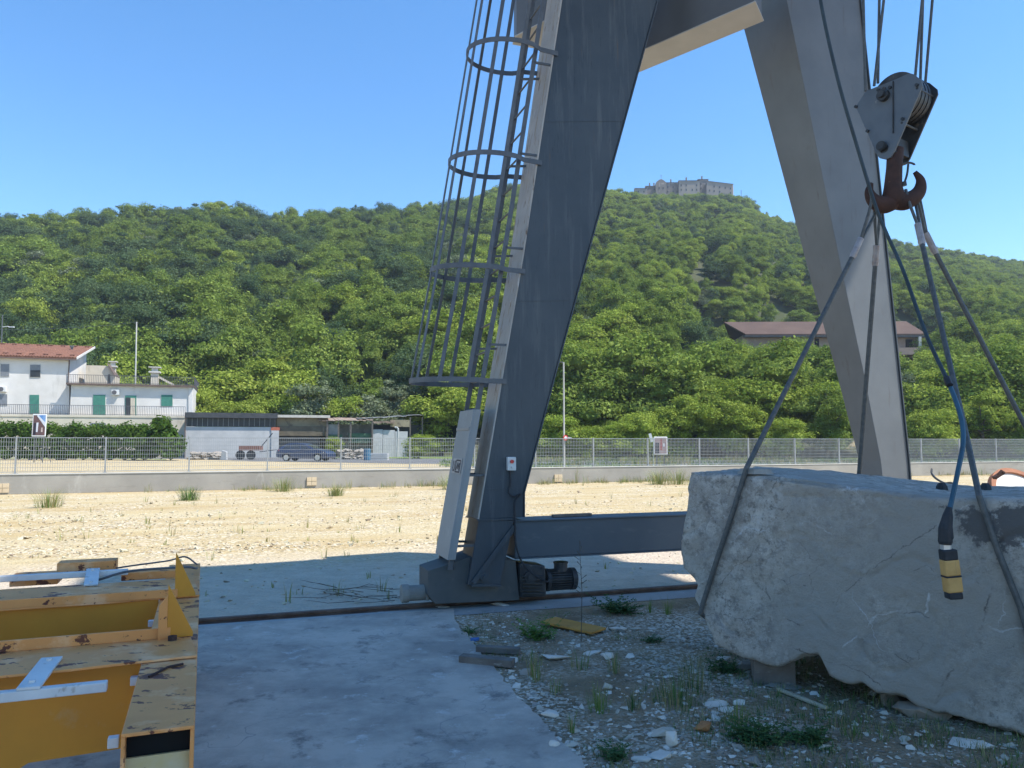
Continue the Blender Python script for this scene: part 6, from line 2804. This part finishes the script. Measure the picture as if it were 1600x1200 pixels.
stone_at(1160, 1046, .09, 'flat grey stone wedged under the left end of the block', M_stoneg, .4, 1.6, 'grey_stone')
stone_at(1220, 1072, .10, 'flat pale stone lying before the timber wedge', M_stoneg, .15, 1.6, 'grey_stone')
stone_at(1445, 1120, .12, 'brown rock propping the middle of the marble block', M_stoneb, .55, 1.6, 'brown_rock')
stone_at(1395, 1100, .08, 'dark stone under the block left of the brown rock', M_stoneb, .5, 1.5, 'brown_rock')
stone_at(780, 946, .06, 'whitish stone beside the rail behind the second wheel', None, .4, 1.8)
stone_at(690, 950, .05, 'pale stone beside the rail behind the first wheel', None, .3, 2.0)
stone_at(1100, 1142, .055, 'orange piece of broken brick on the soil near the bottom', M_brick, .6, 1.5, 'brick_piece')
# timber
def plank(px0, py0, px1, py1, w, h, name, mat, label, cat, lift=0.0, tilt=0.0):
    a, c = PZ(px0, py0), PZ(px1, py1)
    b = MB()
    b.bar(a + Z * (h / 2 + .012 + lift), c + Z * (h / 2 + .012 + lift + tilt), w, h)
    return tag(b.build(name, mat, None, .004), label, cat)


plank(720, 1036, 802, 1044, .09, .05, 'timber_plank', M_timber, 'grey timber plank lying across the edge of the concrete pad', 'plank')
plank(745, 1020, 812, 1024, .07, .045, 'timber_plank', M_timber, 'shorter grey timber piece just behind the plank on the pad edge', 'plank')
plank(856, 976, 936, 992, .22, .02, 'orange_board', M_plank, 'orange brown wooden board lying behind the green leafy weed', 'board', .02, -.01)
plank(1216, 1082, 1292, 1112, .03, .018, 'wooden_lath', M_lath, 'thin pale wooden lath on the soil in front of the block', 'lath')
a = PZ(1190, 1070)
b = MB()
b.obox(Vector((a.x + .11, a.y + .1, .085)), Vector((.13, -.03, .0)), Vector((.03, .13, 0)), Z * .085)
tag(b.build('timber_wedge', M_timber, None, .006), 'dark timber block wedged under the left part of the marble block', 'timber block')
b = MB()
q = PZ(742, 1003)
b.obox(Vector((q.x, q.y, .02)), Vector((.035, .01, 0)), Vector((0, .02, 0)), Z * .012)
tag(b.build('blue_rag', pm('blue_rag', (.05, .12, .32), (.08, .18, .42), 9), None, .006), 'small blue scrap of cloth at the corner of the concrete pad', 'rag')


# ------------------------------------------------------------------ weeds
def blades(b, c, n, h, spread, w, rr, lean=.5, mats=1):
    for i in range(n):
        a = rr.uniform(0, 6.28)
        r = rr.random() ** .6 * spread
        p = Vector((c[0] + r * math.cos(a), c[1] + r * math.sin(a), c[2]))
        hh = h * rr.uniform(.5, 1.1)
        d = Vector((math.cos(a), math.sin(a), 0)) * lean * rr.uniform(.1, 1.0)
        s = Vector((-math.sin(a), math.cos(a), 0)) * w * rr.uniform(.6, 1.2)
        m1 = p + Z * hh * .55 + d * hh * .25
        t = p + Z * hh + d * hh * .9
        b.add([p - s, p + s, m1 + s * .7, m1 - s * .7, t], [(0, 1, 2, 3), (3, 2, 4)], rr.randrange(mats))


M_w_green = pm('weed_green', (.07, .15, .025), (.11, .19, .035), 6, .8)
M_w_dark = pm('weed_dark', (.035, .085, .025), (.06, .11, .03), 6, .8)
M_w_dry = pm('weed_dry', (.36, .29, .14), (.26, .22, .10), 6, .9)
M_w_lime = pm('weed_lime', (.17, .22, .05), (.24, .25, .07), 6, .85)
rw = random.Random(77)


def tuft(px, py, n, h, spread, mats, label, w=.0022, lean=.6, name='weed_tuft', group=None):
    p = PZ(px, py)
    b = MB()
    blades(b, (p.x, p.y, .005), n, h, spread, w, rw, lean, len(mats))
    return tag(b.build(name, mats, None, 0, False, False), label, 'weed', group)


def leafy(px, py, n, L, label, mat, name='leafy_weed', up=.55):
    p = PZ(px, py)
    b = MB()
    for i in range(n):
        a = rw.uniform(0, 6.28)
        l = L * rw.uniform(.4, 1.1)
        d = Vector((math.cos(a), math.sin(a), 0))
        el = rw.uniform(.1, 1.0) * up
        o = p + Vector((rw.gauss(0, L * .22), rw.gauss(0, L * .22), 0))
        k_n = 9
        prev = o
        for k in range(1, k_n):
            f = k / k_n
            q = o + d * (l * f * .8) + Z * (l * (el * f * 1.7 - .7 * el * f * f) + .008)
            b.add([prev - Z * .0012, prev + Z * .0012, q + Z * .001, q - Z * .001], [(0, 1, 2, 3)], 0)
            prev = q
            for side in (-1, 1):
                ll = L * .16 * rw.uniform(.6, 1.2) * (1.15 - .6 * f)
                e = (Vector((-d.y, d.x, 0)) * side + d * rw.uniform(.1, .9) + Z * rw.uniform(-.2, .7)).normalized()
                w = e.cross(Vector((rw.gauss(0, .4), rw.gauss(0, .4), 1))).normalized() * ll * .3
                m_ = q + e * ll * .5
                b.add([q, m_ + w, q + e * ll, m_ - w], [(0, 1, 2, 3)], 0)
    return tag(b.build(name, mat, None, 0, False, False), label, 'weed')


leafy(842, 1000, 46, .22, 'bushy green leafy weed beside the orange board', M_w_green, 'leafy_weed', 1.1)
leafy(733, 990, 22, .11, 'small dark green weed at the far corner of the concrete pad', M_w_dark)
leafy(965, 958, 60, .26, 'sprawling dark bramble near the rail right of the motor', M_w_dark, 'bramble', .7)
leafy(1020, 1005, 26, .12, 'small dark weed right of the white stone by the board', M_w_dark)
leafy(1130, 1050, 46, .17, 'dark green weed by the lower left corner of the marble block', M_w_dark, 'leafy_weed', .8)
leafy(1185, 1160, 80, .20, 'dense low dark green weed patch near the bottom edge', M_w_dark, 'leafy_weed', .7)
leafy(1262, 1160, 50, .18, 'second low dark green weed patch right of the dense one', M_w_dark, 'leafy_weed', .7)
leafy(960, 1185, 40, .14, 'low weed at the bottom edge beside the pad', M_w_dark, 'leafy_weed', .6)
tuft(935, 1112, 60, .16, .07, [M_w_green, M_w_lime], 'bright grass tuft in the middle of the gravelly soil')
tuft(1055, 1100, 130, .17, .16, [M_w_green, M_w_dark, M_w_dry], 'wide green and dry grass clump left of the block')
tuft(1085, 1080, 60, .26, .10, [M_w_dry, M_w_dark], 'dry tall grass behind the wide grass clump')
tuft(830, 1060, 26, .22, .035, [M_w_green, M_w_dry], 'thin upright grass in front of the leafy weed')
tuft(840, 1066, 26, .24, .04, [M_w_green, M_w_dry], 'thin grass stalks just left of the largest white chip')
tuft(905, 1046, 40, .16, .07, [M_w_green, M_w_dry], 'sparse grass between the white chip and the rounded stone')
tuft(1015, 958, 26, .15, .03, [M_w_green, M_w_lime], 'small upright grass tuft near the rail')
tuft(1043, 960, 36, .16, .05, [M_w_green, M_w_lime], 'grass tuft near the rail close to the block')
tuft(960, 1052, 36, .17, .05, [M_w_dry, M_w_green], 'dry tuft right of the rounded white stone')
tuft(990, 1110, 40, .13, .06, [M_w_dry, M_w_dark], 'dry tuft right of the bright grass tuft')
tuft(894, 1145, 26, .12, .03, [M_w_green, M_w_dry], 'small tuft beside the pad edge low in the picture')
tuft(868, 1085, 30, .12, .05, [M_w_green, M_w_dry], 'small tuft by the pad edge halfway down')
tuft(1152, 1130, 60, .12, .09, [M_w_lime, M_w_green], 'yellow green tuft above the dense weed patch')
tuft(1300, 1130, 60, .09, .16, [M_w_dark, M_w_dry], 'low dry grass under the overhang of the block')
# tall thin stalks
b = MB()
p = PZ(908, 1003)
b.tube([p, p + Vector((.01, 0, .4)), p + Vector((-.01, 0, .82))], [.0035, .003, .0012], 5)
for k in range(12):
    z = .35 + k * .038
    a = rw.uniform(0, 6.28)
    q = p + Z * z
    b.tube([q, q + Vector((math.cos(a) * .05, math.sin(a) * .05, .035))], [.0015, .0035], 4)
tag(b.build('tall_stalk', pm('dead_stalk', (.11, .085, .06), (.07, .055, .04), 9)), 'tall thin dead stalk standing in front of the motor', 'weed')
# dead branches left of the crane foot
b = MB()
for i in range(26):
    p = PZ(rw.uniform(505, 632), rw.uniform(926, 944)) + Z * rw.uniform(.01, .08)
    a = rw.uniform(-.5, .5) + rw.choice((0, math.pi))
    L = rw.uniform(.15, .55)
    d = Vector((math.cos(a), math.sin(a), rw.uniform(-.1, .2)))
    pts_ = [p, p + d * L * .5 + Vector((0, rw.uniform(-.05, .05), rw.uniform(-.02, .04))), p + d * L]
    for q in pts_:
        q.z = max(q.z, .012)
    b.tube(pts_, [.004, .003, .0012], 4)
tag(b.build('dead_twigs', pm('dead_stalk', (.11, .085, .06))), 'tangle of dry twigs on the ground left of the crane buffer', 'twigs', None, 'stuff')
# ground cover in the foreground soil
b = MB()
for i in range(1900):
    q = pick_near()
    if q is None:
        continue
    px = 800 + FPX * q[0] / q[1]
    k = mnoise.noise((q[0] * 1.1, q[1] * 1.1, 8.0)) + (.25 if px > 1150 else 0)
    if k < .02 or in_poly(q[0], q[1], pad_poly):
        continue
    blades(b, (q[0], q[1], .003), rw.randint(5, 12), rw.uniform(.02, .08), .06, .0018, rw, 1.2, 3)
tag(b.build('ground_cover', [M_w_dark, M_w_dry, M_w_green], None, 0, False, False), 'sparse low weeds and dry grass growing through the gravelly soil', 'weeds', None, 'stuff')
# weeds along the wall
b = MB()
for i in range(900):
    dd_ = rw.uniform(8, 58)
    base = W0 + WT * dd_ - WNr * abs(rw.gauss(.15, .5))
    pxx = 800 + FPX * base.x / base.y
    dens = .3 + .9 * mnoise.noise((dd_ * .35, 1.0, 6.0)) + (.55 if 560 < pxx < 700 or 840 < pxx < 1080 or 380 < pxx < 450 else 0)
    if rw.random() > dens:
        continue
    blades(b, (base.x, base.y, 0), rw.randint(8, 20), min(.8, rw.lognormvariate(-1.7, .55)), .16, .0045, rw, .8, 4)
tag(b.build('wall_weeds', [M_w_dry, M_w_lime, M_w_dry, M_w_green], None, 0, False, False), 'dry and green weeds growing along the foot of the low concrete wall', 'weeds', None, 'stuff')
for px, py, h, lb in ((75, 793, .42, 'yellow green weed bush on the sunlit yard near the left edge'), (296, 782, .35, 'dark green weed clump before the wall left of the middle'), (443, 768, .45, 'pale green weed clump at the wall below the car'), (705, 765, .5, 'green weed clump at the wall beside the ladder cover'), (1030, 757, .55, 'green weeds at the wall right of the sill beam'), (1060, 757, .6, 'lime green weeds at the wall just left of the block'), (525, 775, .3, 'small weed clump before the wall right of the inset block')):
    tuft(px, py, 200, h * 1.15, h * .8, [M_w_lime, M_w_green, M_w_lime, M_w_dry] if 'dark' not in lb else [M_w_dark, M_w_green], lb, .005, 1.0, 'weed_clump')
b = MB()
for i in range(230):
    q = pick_far()
    if q is None or q[2] < .1 and rw.random() < .8:
        continue
    blades(b, (q[0], q[1], 0), rw.randint(3, 8), rw.uniform(.05, .22), .06, .006, rw, .6, 2)
tag(b.build('yard_weeds', [M_w_dry, M_w_lime], None, 0, False, False), 'scattered dry stalks growing in the sunlit stony yard', 'weeds', None, 'stuff')
# grass and brush of the meadow beyond the fence
b = MB()
for i in range(2600):
    px, py = rw.uniform(690, 1720), rw.uniform(706, 733)
    y = CAMH * FPX / max(py - 690, 14)
    y = rw.uniform(48, 70)
    x = at_px(px, y)
    k = mnoise.noise((x * .12, y * .12, 5.0))
    dry = 970 < px < 1080 or k > .2
    blades(b, (x, y, 0), rw.randint(5, 9), rw.uniform(.12, .3) * (2.0 if dry else 1), .45, .02, rw, .5, 1)
    n_ = sum(1 for _ in ())
    m_i = rw.choice((0, 0, 3)) if dry else rw.choice((1, 2, 3))
    cnt = len(b.f) - len(b.mi)
    k2 = len(b.mi) - 1
    while k2 >= 0 and b.mi[k2] == 0 and k2 >= len(b.mi) - 18:
        b.mi[k2] = m_i
        k2 -= 1
tag(b.build('meadow_grass', [M_w_dry, M_w_green, M_w_dark, M_w_lime], None, 0, False, False), 'rough green and dry grass of the meadow behind the fence', 'grass', None, 'stuff')

# ------------------------------------------------------------------ air
b = MB()
b.obox(Vector((0, 395, 99)), Vector((640, 0, 0)), Vector((0, 455, 0)), Z * 100)
hz_m = bpy.data.materials.new('haze')
hz_m.use_nodes = True
nt = hz_m.node_tree
nt.nodes.clear()
o_ = nt.nodes.new('ShaderNodeOutputMaterial')
pv = nt.nodes.new('ShaderNodeVolumePrincipled')
pv.inputs['Color'].default_value = (.80, .90, 1.0, 1)
pv.inputs['Density'].default_value = .00028
pv.inputs['Anisotropy'].default_value = .2
nt.links.new(pv.outputs[0], o_.inputs['Volume'])
hz_o = b.build('haze', hz_m)
hz_o['kind'] = 'stuff'
hz_o['label'] = 'thin blue summer haze over the valley and the hill'
hz_o['category'] = 'haze'
